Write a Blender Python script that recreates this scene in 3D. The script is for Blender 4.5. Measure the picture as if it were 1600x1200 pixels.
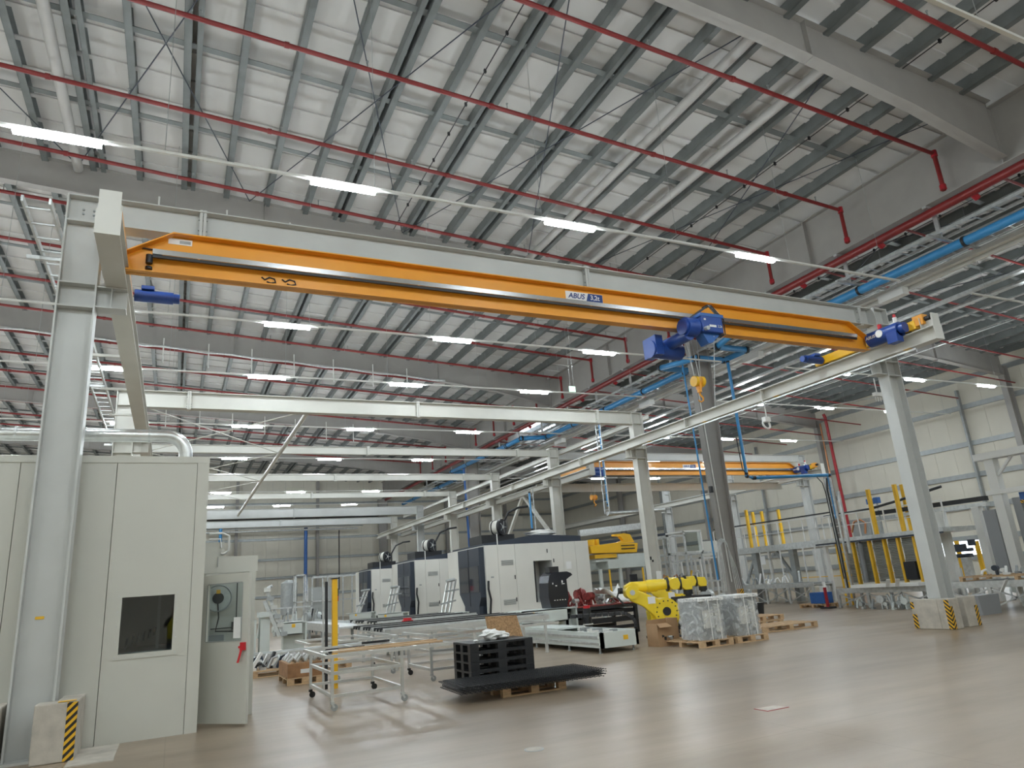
import bpy, math, random
from mathutils import Vector, Matrix
random.seed(7)
for o in list(bpy.data.objects): bpy.data.objects.remove(o, do_unlink=True)
S = bpy.context.scene
COL = S.collection

# ------------------------------------------------------------------ camera
FPX = 1087.5
def _rot(y, p, r):
    fw = Vector((math.sin(y)*math.cos(p), math.cos(y)*math.cos(p), math.sin(p)))
    rt = Vector((math.cos(y), -math.sin(y), 0.0)); up = rt.cross(fw)
    return rt*math.cos(r)+up*math.sin(r), -rt*math.sin(r)+up*math.cos(r), fw
RT, UP, FW = _rot(.455884, .281475, -.075721)
CP = Vector((0, 0, 1.65))
cam_data = bpy.data.cameras.new('camera'); cam = bpy.data.objects.new('camera', cam_data); COL.objects.link(cam)
cam_data.sensor_fit = 'HORIZONTAL'; cam_data.sensor_width = 36.0; cam_data.lens = FPX/1600*36.0
cam_data.clip_start = 0.05; cam_data.clip_end = 400
cam.matrix_world = Matrix(((RT.x, UP.x, -FW.x, CP.x), (RT.y, UP.y, -FW.y, CP.y), (RT.z, UP.z, -FW.z, CP.z), (0, 0, 0, 1)))
S.camera = cam

# ------------------------------------------------------------------ world and exposure
w = bpy.data.worlds.new('world'); S.world = w; w.use_nodes = True
bg = w.node_tree.nodes['Background']; bg.inputs[0].default_value = (0.90, 0.95, 1.0, 1); bg.inputs[1].default_value = 0.75
S.view_settings.view_transform = 'Standard'
try: S.view_settings.look = 'None'
except Exception: pass
S.view_settings.gamma = 1.0; S.view_settings.use_curve_mapping = False
S.view_settings.exposure = 0.0
LAMP = 185.0          # strength of the tube diffusers of the hall lamps

def at(px, py, X=None, Y=None, Z=None):
    """point of the hall seen at a pixel of the photograph, on a known plane (survey of the hall)"""
    d = RT*((px-800)/FPX) - UP*((py-600)/FPX) + FW
    t = (X-CP.x)/d.x if X is not None else (Y-CP.y)/d.y if Y is not None else (Z-CP.z)/d.z
    return CP + d*t

# ------------------------------------------------------------------ materials
def mat(name, col, rough=0.5, metal=0.0, var=0.0, scale=3.0, bump=0.0, bscale=40.0, stretch=(1, 1, 1), spec=0.5, emit=None, estr=0.0, coat=0.0):
    m = bpy.data.materials.new(name); m.use_nodes = True; nt = m.node_tree; b = nt.nodes['Principled BSDF']
    b.inputs['Base Color'].default_value = (*col, 1); b.inputs['Roughness'].default_value = rough
    b.inputs['Metallic'].default_value = metal; b.inputs['Specular IOR Level'].default_value = spec
    if coat: b.inputs['Coat Weight'].default_value = coat; b.inputs['Coat Roughness'].default_value = .08
    if emit: b.inputs['Emission Color'].default_value = (*emit, 1); b.inputs['Emission Strength'].default_value = estr
    if var or bump:
        tc = nt.nodes.new('ShaderNodeTexCoord'); mp = nt.nodes.new('ShaderNodeMapping'); mp.inputs['Scale'].default_value = stretch
        nt.links.new(tc.outputs['Object'], mp.inputs['Vector'])
    if var:
        n = nt.nodes.new('ShaderNodeTexNoise'); n.inputs['Scale'].default_value = scale; n.inputs['Detail'].default_value = 5
        nt.links.new(mp.outputs[0], n.inputs['Vector'])
        r = nt.nodes.new('ShaderNodeValToRGB'); r.color_ramp.elements[0].position = .3; r.color_ramp.elements[1].position = .7
        r.color_ramp.elements[0].color = (*[max(0, c*(1-var)) for c in col], 1); r.color_ramp.elements[1].color = (*[min(1, c*(1+var)) for c in col], 1)
        nt.links.new(n.outputs['Fac'], r.inputs[0]); nt.links.new(r.outputs[0], b.inputs['Base Color'])
    if bump:
        n2 = nt.nodes.new('ShaderNodeTexNoise'); n2.inputs['Scale'].default_value = bscale; nt.links.new(mp.outputs[0], n2.inputs['Vector'])
        bp = nt.nodes.new('ShaderNodeBump'); bp.inputs['Strength'].default_value = bump; bp.inputs['Distance'].default_value = .01
        nt.links.new(n2.outputs['Fac'], bp.inputs['Height']); nt.links.new(bp.outputs[0], b.inputs['Normal'])
    return m

MT = dict(
    crane_steel=mat('light grey painted steel', (.55, .56, .545), .42, var=.05, scale=1.5),
    crane_cream=mat('cream white painted steel', (.60, .59, .54), .42, var=.04, scale=1.5),
    rafter=mat('warm grey painted rafter steel', (.33, .315, .295), .55, var=.06, scale=1.2),
    galv=mat('galvanised steel', (.36, .38, .38), .45, .3, var=.10, scale=5),
    purl=mat('dull galvanised purlin', (.165, .18, .178), .5, .15, var=.12, scale=2.5),
    galv2=mat('bright galvanised steel', (.60, .62, .62), .35, .6, var=.15, scale=8),
    zinc=mat('zinc duct', (.66, .67, .66), .28, .85, var=.12, scale=6),
    roofliner=mat('white roof liner', (.62, .61, .59), .75, var=.035, scale=.7, bump=.35, bscale=2.2),
    tube=mat('beige grey painted tube', (.45, .44, .42), .5, var=.04),
    redpipe=mat('red painted pipe', (.22, .022, .022), .38, var=.1, scale=4),
    redvalve=mat('bright red fitting', (.38, .02, .03), .35),
    orange=mat('orange yellow crane paint', (.86, .36, .025), .38, var=.03, scale=1, coat=.2),
    yellow=mat('yellow crane paint', (.92, .52, .02), .38, var=.03),
    postyellow=mat('yellow post paint', (.86, .50, .03), .4, var=.05),
    robot=mat('robot yellow', (.90, .66, .03), .3, var=.05, coat=.3),
    blue=mat('hoist blue', (.02, .07, .32), .35, var=.08),
    bluepipe=mat('light blue pipe paint', (.05, .28, .60), .35, var=.05),
    bluedark=mat('blue paint', (.03, .13, .42), .4, var=.06),
    black=mat('black rubber and plastic', (.018, .019, .022), .45, var=.2),
    blackgloss=mat('black glossy metal', (.03, .033, .045), .25, .3),
    slate=mat('dark slate paint', (.035, .045, .065), .4),
    glassdark=mat('dark tinted glass', (.03, .035, .05), .06, 0, spec=.8),
    machine=mat('machine cream white', (.72, .71, .66), .42, var=.03, scale=1),
    machgrey=mat('machine side grey', (.60, .61, .60), .42, var=.03, scale=1),
    palegrey=mat('pale green grey casting', (.60, .64, .61), .5, var=.04),
    panel=mat('cream white sandwich panel', (.59, .585, .53), .45, var=.02, scale=1.2),
    wallp=mat('cream wall panel', (.66, .63, .54), .5, var=.03, scale=.8),
    wallg=mat('grey wall panel', (.42, .44, .43), .5, var=.04, scale=.8),
    concrete=mat('light concrete', (.50, .46, .40), .8, var=.16, scale=5, bump=.3, bscale=30),
    wood=mat('pale pallet wood', (.56, .38, .22), .75, var=.22, scale=6, stretch=(1, 6, 6)),
    osb=mat('chip board', (.40, .24, .12), .8, var=.35, scale=30),
    woodbrown=mat('brown wooden crate', (.36, .19, .09), .7, var=.25, scale=6),
    card=mat('brown cardboard', (.42, .26, .14), .85, var=.08),
    alu=mat('anodised aluminium profile', (.66, .67, .66), .32, .75, var=.08),
    white=mat('white plastic', (.82, .82, .80), .5),
    whitepaint=mat('white painted rail', (.74, .74, .71), .45),
    labelwhite=mat('white label', (.85, .85, .84), .6),
    labelblue=mat('dark blue label', (.015, .05, .22), .5),
    red=mat('red plastic', (.62, .02, .03), .4),
    redmetal=mat('dark red cast parts', (.26, .045, .04), .45, var=.35, scale=12),
    shutter=mat('grey corrugated shutter', (.42, .43, .42), .42, .4, var=.08),
    chrome=mat('chrome rail', (.80, .80, .80), .18, 1.0),
    foil=None, glass=None,
    bag=mat('white plastic sheet', (.80, .80, .78), .5, var=.05, bump=.6, bscale=8),
    copper=mat('copper coil', (.55, .25, .12), .35, .6),
    hivis=mat('yellow vest', (.75, .75, .04), .8), skin=mat('skin', (.50, .30, .22), .6),
    navy=mat('navy trousers', (.02, .03, .05), .85), hair=mat('dark hair', (.03, .02, .015), .8),
    lampon=mat('lit diffuser', (.9, .95, 1), .5, emit=(.86, .95, 1.0), estr=LAMP),
    lampsmall=mat('lit spot', (.9, .95, 1), .5, emit=(.9, .96, 1.0), estr=20),
    daylight=mat('daylight window', (.8, .9, 1), .3, emit=(.80, .90, 1.0), estr=5.0),
    green=mat('green exit sign face', (.55, .80, .66), .5, emit=(.6, 1, .75), estr=.5),
    purpglass=mat('grey vent box', (.28, .29, .30), .5))

def mk_glass():
    m = bpy.data.materials.new('clear glass'); m.use_nodes = True; nt = m.node_tree; nt.nodes.clear()
    o = nt.nodes.new('ShaderNodeOutputMaterial'); g = nt.nodes.new('ShaderNodeBsdfGlossy'); t = nt.nodes.new('ShaderNodeBsdfTransparent')
    f = nt.nodes.new('ShaderNodeFresnel'); f.inputs[0].default_value = 1.8; mx = nt.nodes.new('ShaderNodeMixShader')
    g.inputs['Roughness'].default_value = .02; t.inputs[0].default_value = (.80, .84, .84, 1)
    ge = nt.nodes.new('ShaderNodeNewGeometry'); iv = nt.nodes.new('ShaderNodeMath'); iv.operation = 'SUBTRACT'; iv.inputs[0].default_value = 1; nt.links.new(ge.outputs['Backfacing'], iv.inputs[1])
    mu = nt.nodes.new('ShaderNodeMath'); mu.operation = 'MULTIPLY'; nt.links.new(f.outputs[0], mu.inputs[0]); nt.links.new(iv.outputs[0], mu.inputs[1])
    nt.links.new(mu.outputs[0], mx.inputs[0]); nt.links.new(t.outputs[0], mx.inputs[1]); nt.links.new(g.outputs[0], mx.inputs[2]); nt.links.new(mx.outputs[0], o.inputs[0])
    return m
MT['glass'] = mk_glass()
def mk_foil():
    m = bpy.data.materials.new('crinkled stretch foil'); m.use_nodes = True; nt = m.node_tree; b = nt.nodes['Principled BSDF']
    o = nt.nodes['Material Output']; t = nt.nodes.new('ShaderNodeBsdfTransparent'); mx = nt.nodes.new('ShaderNodeMixShader')
    b.inputs['Base Color'].default_value = (.75, .77, .78, 1); b.inputs['Roughness'].default_value = .18
    n = nt.nodes.new('ShaderNodeTexNoise'); n.inputs['Scale'].default_value = 3.2; n.inputs['Detail'].default_value = 4; n.inputs['Distortion'].default_value = 2.5
    tc = nt.nodes.new('ShaderNodeTexCoord'); nt.links.new(tc.outputs['Object'], n.inputs['Vector'])
    bp = nt.nodes.new('ShaderNodeBump'); bp.inputs['Strength'].default_value = 1; bp.inputs['Distance'].default_value = .03
    nt.links.new(n.outputs['Fac'], bp.inputs['Height']); nt.links.new(bp.outputs[0], b.inputs['Normal'])
    r = nt.nodes.new('ShaderNodeValToRGB'); r.color_ramp.elements[0].position = .42; r.color_ramp.elements[1].position = .62
    r.color_ramp.elements[0].color = (.18, .18, .18, 1); r.color_ramp.elements[1].color = (.55, .55, .55, 1)
    nt.links.new(n.outputs['Fac'], r.inputs[0]); nt.links.new(r.outputs[0], mx.inputs[0])
    nt.links.new(t.outputs[0], mx.inputs[1]); nt.links.new(b.outputs[0], mx.inputs[2]); nt.links.new(mx.outputs[0], o.inputs[0])
    return m
MT['foil'] = mk_foil()
def mk_floor():
    m = bpy.data.materials.new('polished beige concrete floor'); m.use_nodes = True; nt = m.node_tree; b = nt.nodes['Principled BSDF']; L = nt.links
    tc = nt.nodes.new('ShaderNodeTexCoord')
    mp = nt.nodes.new('ShaderNodeMapping'); mp.inputs['Scale'].default_value = (.25, 1.1, 1); L.new(tc.outputs['Object'], mp.inputs[0])
    n = nt.nodes.new('ShaderNodeTexNoise'); n.inputs['Scale'].default_value = 1.3; n.inputs['Detail'].default_value = 9; n.inputs['Roughness'].default_value = .62; L.new(mp.outputs[0], n.inputs['Vector'])
    r = nt.nodes.new('ShaderNodeValToRGB'); r.color_ramp.elements[0].position = .3; r.color_ramp.elements[1].position = .72
    r.color_ramp.elements[0].color = (.245, .187, .13, 1); r.color_ramp.elements[1].color = (.365, .29, .212, 1); L.new(n.outputs['Fac'], r.inputs[0])
    # saw-cut joints every 6 m
    br = nt.nodes.new('ShaderNodeTexBrick'); br.offset = 0; br.inputs['Scale'].default_value = 1; br.inputs['Brick Width'].default_value = 6; br.inputs['Row Height'].default_value = 6
    br.inputs['Mortar Size'].default_value = .008; br.inputs['Color1'].default_value = (1, 1, 1, 1); br.inputs['Color2'].default_value = (1, 1, 1, 1); br.inputs['Mortar'].default_value = (.84, .82, .80, 1)
    L.new(tc.outputs['Object'], br.inputs['Vector'])
    mul = nt.nodes.new('ShaderNodeMixRGB'); mul.blend_type = 'MULTIPLY'; mul.inputs[0].default_value = 1; L.new(r.outputs[0], mul.inputs[1]); L.new(br.outputs[0], mul.inputs[2])
    L.new(mul.outputs[0], b.inputs['Base Color'])
    n2 = nt.nodes.new('ShaderNodeTexNoise'); n2.inputs['Scale'].default_value = .9; n2.inputs['Detail'].default_value = 6; L.new(mp.outputs[0], n2.inputs['Vector'])
    mr = nt.nodes.new('ShaderNodeMapRange'); mr.inputs[3].default_value = .24; mr.inputs[4].default_value = .42; L.new(n2.outputs['Fac'], mr.inputs[0]); L.new(mr.outputs[0], b.inputs['Roughness'])
    b.inputs['Specular IOR Level'].default_value = .42
    bp = nt.nodes.new('ShaderNodeBump'); bp.inputs['Strength'].default_value = .06; bp.inputs['Distance'].default_value = .02; L.new(n2.outputs['Fac'], bp.inputs['Height']); L.new(bp.outputs[0], b.inputs['Normal'])
    return m
MT['floor'] = mk_floor()
def mk_hazard():
    m = bpy.data.materials.new('black and yellow hazard tape'); m.use_nodes = True; nt = m.node_tree; b = nt.nodes['Principled BSDF']; L = nt.links
    tc = nt.nodes.new('ShaderNodeTexCoord'); sx = nt.nodes.new('ShaderNodeSeparateXYZ'); L.new(tc.outputs['Object'], sx.inputs[0])
    a = nt.nodes.new('ShaderNodeMath'); a.operation = 'ADD'; L.new(sx.outputs[0], a.inputs[0]); L.new(sx.outputs[1], a.inputs[1])
    s = nt.nodes.new('ShaderNodeMath'); s.operation = 'SUBTRACT'; L.new(sx.outputs[2], s.inputs[0]); L.new(a.outputs[0], s.inputs[1])
    k = nt.nodes.new('ShaderNodeMath'); k.operation = 'MULTIPLY'; k.inputs[1].default_value = 10.5; L.new(s.outputs[0], k.inputs[0])
    f = nt.nodes.new('ShaderNodeMath'); f.operation = 'FRACT'; L.new(k.outputs[0], f.inputs[0])
    g = nt.nodes.new('ShaderNodeMath'); g.operation = 'GREATER_THAN'; g.inputs[1].default_value = .5; L.new(f.outputs[0], g.inputs[0])
    mx = nt.nodes.new('ShaderNodeMixRGB'); mx.inputs[1].default_value = (.80, .45, .02, 1); mx.inputs[2].default_value = (.02, .02, .02, 1); L.new(g.outputs[0], mx.inputs[0]); L.new(mx.outputs[0], b.inputs['Base Color'])
    return m
MT['hazard'] = mk_hazard()

# ------------------------------------------------------------------ mesh helpers
class MB:
    def __init__(s): s.v = []; s.f = []; s.sm = []
    def add(s, vs, fs, smooth=False):
        n = len(s.v); s.v += [Vector(v) for v in vs]
        for f in fs: s.f.append([i+n for i in f]); s.sm.append(smooth)
        return s
    def box(s, x0, y0, z0, x1, y1, z1):
        if x0 > x1: x0, x1 = x1, x0
        if y0 > y1: y0, y1 = y1, y0
        if z0 > z1: z0, z1 = z1, z0
        return s.add([(x0, y0, z0), (x1, y0, z0), (x1, y1, z0), (x0, y1, z0), (x0, y0, z1), (x1, y0, z1), (x1, y1, z1), (x0, y1, z1)],
                     [(0, 3, 2, 1), (4, 5, 6, 7), (0, 1, 5, 4), (1, 2, 6, 5), (2, 3, 7, 6), (3, 0, 4, 7)])
    def bar(s, p0, p1, wd, ht, up=(0, 0, 1), ou=0.0, ow=0.0):
        p0 = Vector(p0); p1 = Vector(p1); d = (p1-p0).normalized(); u = Vector(up); u = (u-d*u.dot(d))
        if u.length < 1e-5: u = Vector((1, 0, 0)) - d*d.x
        u.normalize(); sd = d.cross(u); vs = []
        for p in (p0, p1):
            for a, b in ((-1, -1), (1, -1), (1, 1), (-1, 1)): vs.append(p+sd*(a*wd/2+ow)+u*(b*ht/2+ou))
        return s.add(vs, [(0, 1, 2, 3), (7, 6, 5, 4), (0, 4, 5, 1), (1, 5, 6, 2), (2, 6, 7, 3), (3, 7, 4, 0)])
    def ib(s, p0, p1, h, b, tf=.02, tw=.014, up=(0, 0, 1)):
        s.bar(p0, p1, b, tf, up, ou=h/2-tf/2); s.bar(p0, p1, b, tf, up, ou=-h/2+tf/2); return s.bar(p0, p1, tw, h-2*tf, up)
    def zb(s, p0, p1, h, b, t=.02, up=(0, 0, 1)):    # channel purlin
        s.bar(p0, p1, b, t, up, ou=h/2-t/2, ow=b/2); s.bar(p0, p1, b, t, up, ou=-h/2+t/2, ow=b/2); return s.bar(p0, p1, t, h, up)
    def tube(s, pts, r, n=8, r1=None, cap=True):
        pts = [Vector(p) for p in pts]; m = len(pts); rings = []; pu = None
        for i, p in enumerate(pts):
            d = (pts[min(i+1, m-1)]-pts[max(i-1, 0)]).normalized()
            u = (pu-d*pu.dot(d)) if pu is not None else (Vector((0, 0, 1))-d*d.z)
            if u.length < 1e-4: u = Vector((1, 0, 0))-d*d.x
            u.normalize(); pu = u; q = d.cross(u); rr = r+(r1-r)*i/(m-1) if r1 is not None else r
            rings.append([p+(u*math.cos(2*math.pi*k/n)+q*math.sin(2*math.pi*k/n))*rr for k in range(n)])
        vs = [v for g in rings for v in g]
        fs = [(i*n+k, i*n+(k+1) % n, (i+1)*n+(k+1) % n, (i+1)*n+k) for i in range(m-1) for k in range(n)]
        s.add(vs, fs, True)
        if cap: s.add(rings[0], [tuple(range(n))[::-1]]); s.add(rings[-1], [tuple(range(n))])
        return s
    def cyl(s, p0, p1, r, n=16, r1=None): return s.tube([p0, p1], r, n, r1)
    def prism(s, poly, off):       # polygon of 3-D points extruded by a vector
        off = Vector(off); n = len(poly); a = [Vector(p) for p in poly]; b = [p+off for p in a]
        return s.add(a+b, [tuple(range(n))[::-1], tuple(range(n, 2*n))]+[(i, (i+1) % n, (i+1) % n+n, i+n) for i in range(n)])
    def lump(s, c, r, seed=0, n=10, m=7, j=.18):
        rd = random.Random(seed); vs = []; c = Vector(c)
        for a in range(m+1):
            th = math.pi*a/m
            for k in range(n):
                q = 1+rd.uniform(-j, j); ph = 2*math.pi*k/n
                vs.append(c+Vector((math.sin(th)*math.cos(ph)*r[0]*q, math.sin(th)*math.sin(ph)*r[1]*q, math.cos(th)*r[2]*(q if 0 < a < m else 1))))
        return s.add(vs, [(a*n+k, a*n+(k+1) % n, (a+1)*n+(k+1) % n, (a+1)*n+k) for a in range(m) for k in range(n)], False)
    def build(s, name, m, parent=None, label=None, bevel=0):
        me = bpy.data.meshes.new(name); o0 = W.get(parent.name, Vector()) if parent else Vector()
        me.from_pydata([v-o0 for v in s.v], [], s.f); me.update()
        for p, q in zip(me.polygons, s.sm): p.use_smooth = q
        import bmesh
        b = bmesh.new(); b.from_mesh(me); bmesh.ops.recalc_face_normals(b, faces=b.faces); b.to_mesh(me); b.free()
        o = bpy.data.objects.new(name, me); COL.objects.link(o); me.materials.append(MT[m] if isinstance(m, str) else m)
        W[o.name] = o0.copy()
        if parent: o.parent = parent
        if label: o['label'] = label
        if bevel:
            bv = o.modifiers.new('bevel', 'BEVEL'); bv.width = bevel; bv.segments = 2; bv.limit_method = 'ANGLE'
        return o
W = {}
def thing(name, label, cat, loc=(0, 0, 0), group=None):
    o = bpy.data.objects.new(name, None); o.empty_display_size = .2; COL.objects.link(o); o.location = loc
    o['label'] = label; o['category'] = cat
    if group: o['group'] = group
    W[o.name] = Vector(loc); return o
def tag(o, label, cat, group=None, kind=None):
    o['label'] = label; o['category'] = cat
    if group: o['group'] = group
    if kind: o['kind'] = kind
    return o
def struct(name, mb, m, label=None, **k):
    o = mb.build(name, m, **k); o['kind'] = 'structure'; return o
def dup(root, loc, label=None, rz=None, group=None):
    def cp(o, par):
        c = o.copy(); COL.objects.link(c)
        if par: c.parent = par
        for ch in kids.get(o.name, []): cp(ch, c)
        return c
    kids = {}
    for o in COL.objects:
        if o.parent: kids.setdefault(o.parent.name, []).append(o)
    r = cp(root, None); r.location = loc
    if rz is not None: r.rotation_euler = (0, 0, rz)
    if label: r['label'] = label
    if group: r['group'] = group
    return r
def text(name, s, size, origin, xdir, updir, m, parent, shear=0, bold=0, depth=.004, align='LEFT'):
    cu = bpy.data.curves.new(name, 'FONT'); cu.body = s; cu.size = size; cu.shear = shear; cu.offset = bold; cu.extrude = depth; cu.align_x = align; cu.align_y = 'CENTER'
    t = bpy.data.objects.new('tmp', cu); COL.objects.link(t); bpy.context.view_layer.update()
    me = bpy.data.meshes.new_from_object(t.evaluated_get(bpy.context.evaluated_depsgraph_get())); bpy.data.objects.remove(t)
    x = Vector(xdir).normalized(); u = Vector(updir).normalized(); z = x.cross(u)
    o0 = W.get(parent.name, Vector()) if parent else Vector()
    me.transform(Matrix(((x.x, u.x, z.x, origin[0]-o0.x), (x.y, u.y, z.y, origin[1]-o0.y), (x.z, u.z, z.z, origin[2]-o0.z), (0, 0, 0, 1))))
    me.materials.clear(); me.materials.append(MT[m]); o = bpy.data.objects.new(name, me); COL.objects.link(o)
    if parent: o.parent = parent
    W[o.name] = o0.copy(); return o
ZR = lambda x: 14.21-.0613*x          # underside of the purlins
XV, XW, YW, XL, YB = 19.0, 40.5, 72.0, -21.0, -7.0
FR = [8.6, 21.2, 33.8, 46.4, 59.0]     # building frames
CY = [22.2, 29.2, 36.2, 43.2, 50.2, 57.2]   # crane frames beyond the first

# ------------------------------------------------------------------ shell
struct('floor', MB().box(XL, YB, -.2, XW+.3, YW+.3, 0), 'floor')
b = MB()
b.add([(XL, YB, ZR(XL)+.26), (XW+.3, YB, ZR(XW)+.26), (XW+.3, YW+.3, ZR(XW)+.26), (XL, YW+.3, ZR(XL)+.26),
       (XL, YB, ZR(XL)+.5), (XW+.3, YB, ZR(XW)+.5), (XW+.3, YW+.3, ZR(XW)+.5), (XL, YW+.3, ZR(XL)+.5)],
      [(0, 1, 2, 3), (7, 6, 5, 4), (0, 4, 5, 1), (1, 5, 6, 2), (2, 6, 7, 3), (3, 7, 4, 0)])
y = YB+.4
while y < YW:
    b.bar((XL, y, ZR(XL)+.255), (XW, y, ZR(XW)+.255), .15, .06, up=(.0613, 0, 1)); y += 1.05
struct('ceiling', b, 'roofliner')
def wall(name, horiz, c, a0, a1, z1, m, win=None, step=1.15):
    b = MB(); n = int((a1-a0)/step)
    for i in range(n+1):
        s0 = a0+i*step; s1 = min(a0+(i+1)*step, a1)-.009
        if s1 <= s0: continue
        segs = [(0, z1)]
        if win and s1 > win[0] and s0 < win[1]: segs = [(0, win[2]), (win[3], z1)]
        for z0, zz in segs:
            if horiz: b.box(s0, c, z0, s1, c+.15, zz)
            else: b.box(c, s0, z0, c+.15, s1, zz)
    if horiz: b.box(a0, c+.15, 0, a1, c+.2, z1)
    elif win: b.box(c+.15, a0, 0, c+.2, win[0], z1); b.box(c+.15, win[1], 0, c+.2, a1, z1); b.box(c+.15, win[0], win[3], c+.2, win[1], z1); b.box(c+.15, win[0], 0, c+.2, win[1], win[2])
    return struct(name, b, m)
wall('wall_right', False, XW, YB, YW, 12.0, 'wallp', win=(23.8, 29.5, 1.45, 2.28))
wall('wall_far', True, YW, XL, XW, 15.6, 'wallp')
wall('wall_left', False, XL-.15, YB, YW, 15.6, 'wallp')
wall('wall_back', True, YB-.15, XL, XW, 15.6, 'wallp')
struct('window_1', MB().box(XW+.1, 23.8, 1.45, XW+.12, 29.5, 2.28), 'daylight')
struct('window_2', MB().prism([(22.7, 44.2, ZR(22.7)+.235), (26.2, 44.2, ZR(26.2)+.235), (26.2, 51, ZR(26.2)+.235), (22.7, 51, ZR(22.7)+.235)], (0, 0, .02)), 'daylight')
b = MB()
for yy in (23.8, 26.6, 29.45): b.box(XW-.02, yy, 1.4, XW+.1, yy+.08, 2.3)
struct('trim_1', b, 'whitepaint')
# steel of the far and the right wall
for i, z in enumerate((1.3, 2.35, 4.05, 5.75, 7.5, 9.6, 11.2)):
    tag(MB().zb((XW-.1, YB, z), (XW-.1, YW, z), .27, .14, up=(0, 0, 1)).build('wall_girt', 'galv'), 'horizontal galvanised girt on the cream right wall', 'girt', 'girts along the right wall')
for i, z in enumerate((2.3, 4.0, 5.7, 7.6, 9.3, 11.0)):
    tag(MB().zb((XL, YW-.1, z), (XW-.5, YW-.1, z), .22, .1).build('wall_girt', 'galv'), 'horizontal galvanised girt on the far end wall', 'girt', 'girts along the far end wall')
for yy in FR[1:]+[71.4]:
    tag(MB().ib((XW-.5, yy, 0), (XW-.5, yy, 11.2), .5, .3, up=(1, 0, 0)).build('wall_column', 'rafter'), 'grey steel building column against the right wall', 'column', 'building columns on the right wall')
for yy in (15.0, 24.0, 27.5, 40.1, 52.7):
    tag(MB().zb((XW-.2, yy, 2.4), (XW-.2, yy, 10.6), .2, .12, up=(1, 0, 0)).build('wall_post', 'galv'), 'slim galvanised post between girts of the right wall', 'post', 'galvanised wall posts')
for xx in (-10, -2.5, 5, 12.5, 26, 33):
    tag(MB().ib((xx, YW-.5, 0), (xx, YW-.5, ZR(xx)-.3), .4, .25, up=(0, 1, 0)).build('wind_column', 'rafter'), 'grey steel wind column against the far end wall', 'column', 'wind columns on the end wall')

# building frames: left bay rafters, right bay rafters, valley girder, tapered columns
def rafter(y, side):
    b = MB(); D = (lambda x: ZR(x)-.95)
    if side == 0:
        xs = [XL, 11.0, 15.5, XV-.15]; zb = [D(XL), D(11), D(15.5)-.28, 11.35]
        lab = ['warm grey haunched roof rafter at upper right nearest the camera', 'grey roof rafter passing just above the near crane beam', 'second grey roof rafter behind the hanging orange crane', 'third grey roof rafter beyond the crane, darker', 'last grey roof rafter before the end wall'][FR.index(y)]
    else:
        xs = [XV+.15, 22, 34, XW-.5]; zb = [11.5, D(22), D(34), 10.6]
        lab = ['grey rafter of the right roof bay out of the top right corner', 'grey rafter of the right bay ending at the wall column top right', 'second grey rafter of the right bay meeting the red riser column', 'third grey rafter of the right bay behind the far crane', 'last grey rafter of the right bay'][FR.index(y)]
    for i in range(3):
        a, c = xs[i], xs[i+1]
        b.prism([(a, y-.007, zb[i]), (c, y-.007, zb[i+1]), (c, y-.007, ZR(c)), (a, y-.007, ZR(a))], (0, .014, 0))
        b.prism([(a, y-.14, zb[i]), (c, y-.14, zb[i+1]), (c, y-.14, zb[i+1]+.022), (a, y-.14, zb[i]+.022)], (0, .28, 0))
        b.prism([(a, y-.14, ZR(a)-.022), (c, y-.14, ZR(c)-.022), (c, y-.14, ZR(c)), (a, y-.14, ZR(a))], (0, .28, 0))
    o = b.build('roof_rafter', 'rafter'); tag(o, lab, 'rafter', 'roof rafters')
    for x in ([-8, 2, 12.2] if side == 0 else [27, 34.5]):
        z0 = zb[1] if x > 11 and side == 0 else D(x)
        MB().box(x-.01, y-.12, D(x)-.02 if x < 11.5 else D(x)-.1, x+.01, y+.12, ZR(x)-.02).build('web_stiffener', 'rafter', o)
    return o
for y in FR:
    rafter(y, 0); rafter(y, 1)
g = MB().ib((XV, YB+.05, 12.06), (XV, YW-1, 12.06), 1.72, .34, .03, .02)
g = tag(g.build('valley_girder', 'rafter'), 'deep grey longitudinal girder above the red main pipe', 'girder')
for y in FR+[14.9, 27.5, 40.1, 52.7]: MB().box(XV-.16, y-.012, 11.24, XV+.16, y+.012, 12.88).build('web_stiffener', 'rafter', g)
for i, y in enumerate((21.2, 46.4, 71.2)):
    b = MB()
    for s0, s1 in ((-1, 1),):
        b.prism([(XV-.30, y-.15, 0), (XV-.50, y-.15, 11.2), (XV-.47, y-.15, 11.2), (XV-.27, y-.15, 0)], (0, .3, 0))
        b.prism([(XV+.27, y-.15, 0), (XV+.47, y-.15, 11.2), (XV+.50, y-.15, 11.2), (XV+.30, y-.15, 0)], (0, .3, 0))
        b.prism([(XV-.28, y-.008, 0), (XV+.28, y-.008, 0), (XV+.48, y-.008, 11.2), (XV-.48, y-.008, 11.2)], (0, .016, 0))
    tag(b.build('building_column', 'rafter'), ['big tapered brown-grey building column with blue pipe, behind the wrapped pallets', 'dark tapered building column with a blue downpipe behind the milling machines', 'far tapered building column at the end wall'][i], 'column', 'tapered building columns')

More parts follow.
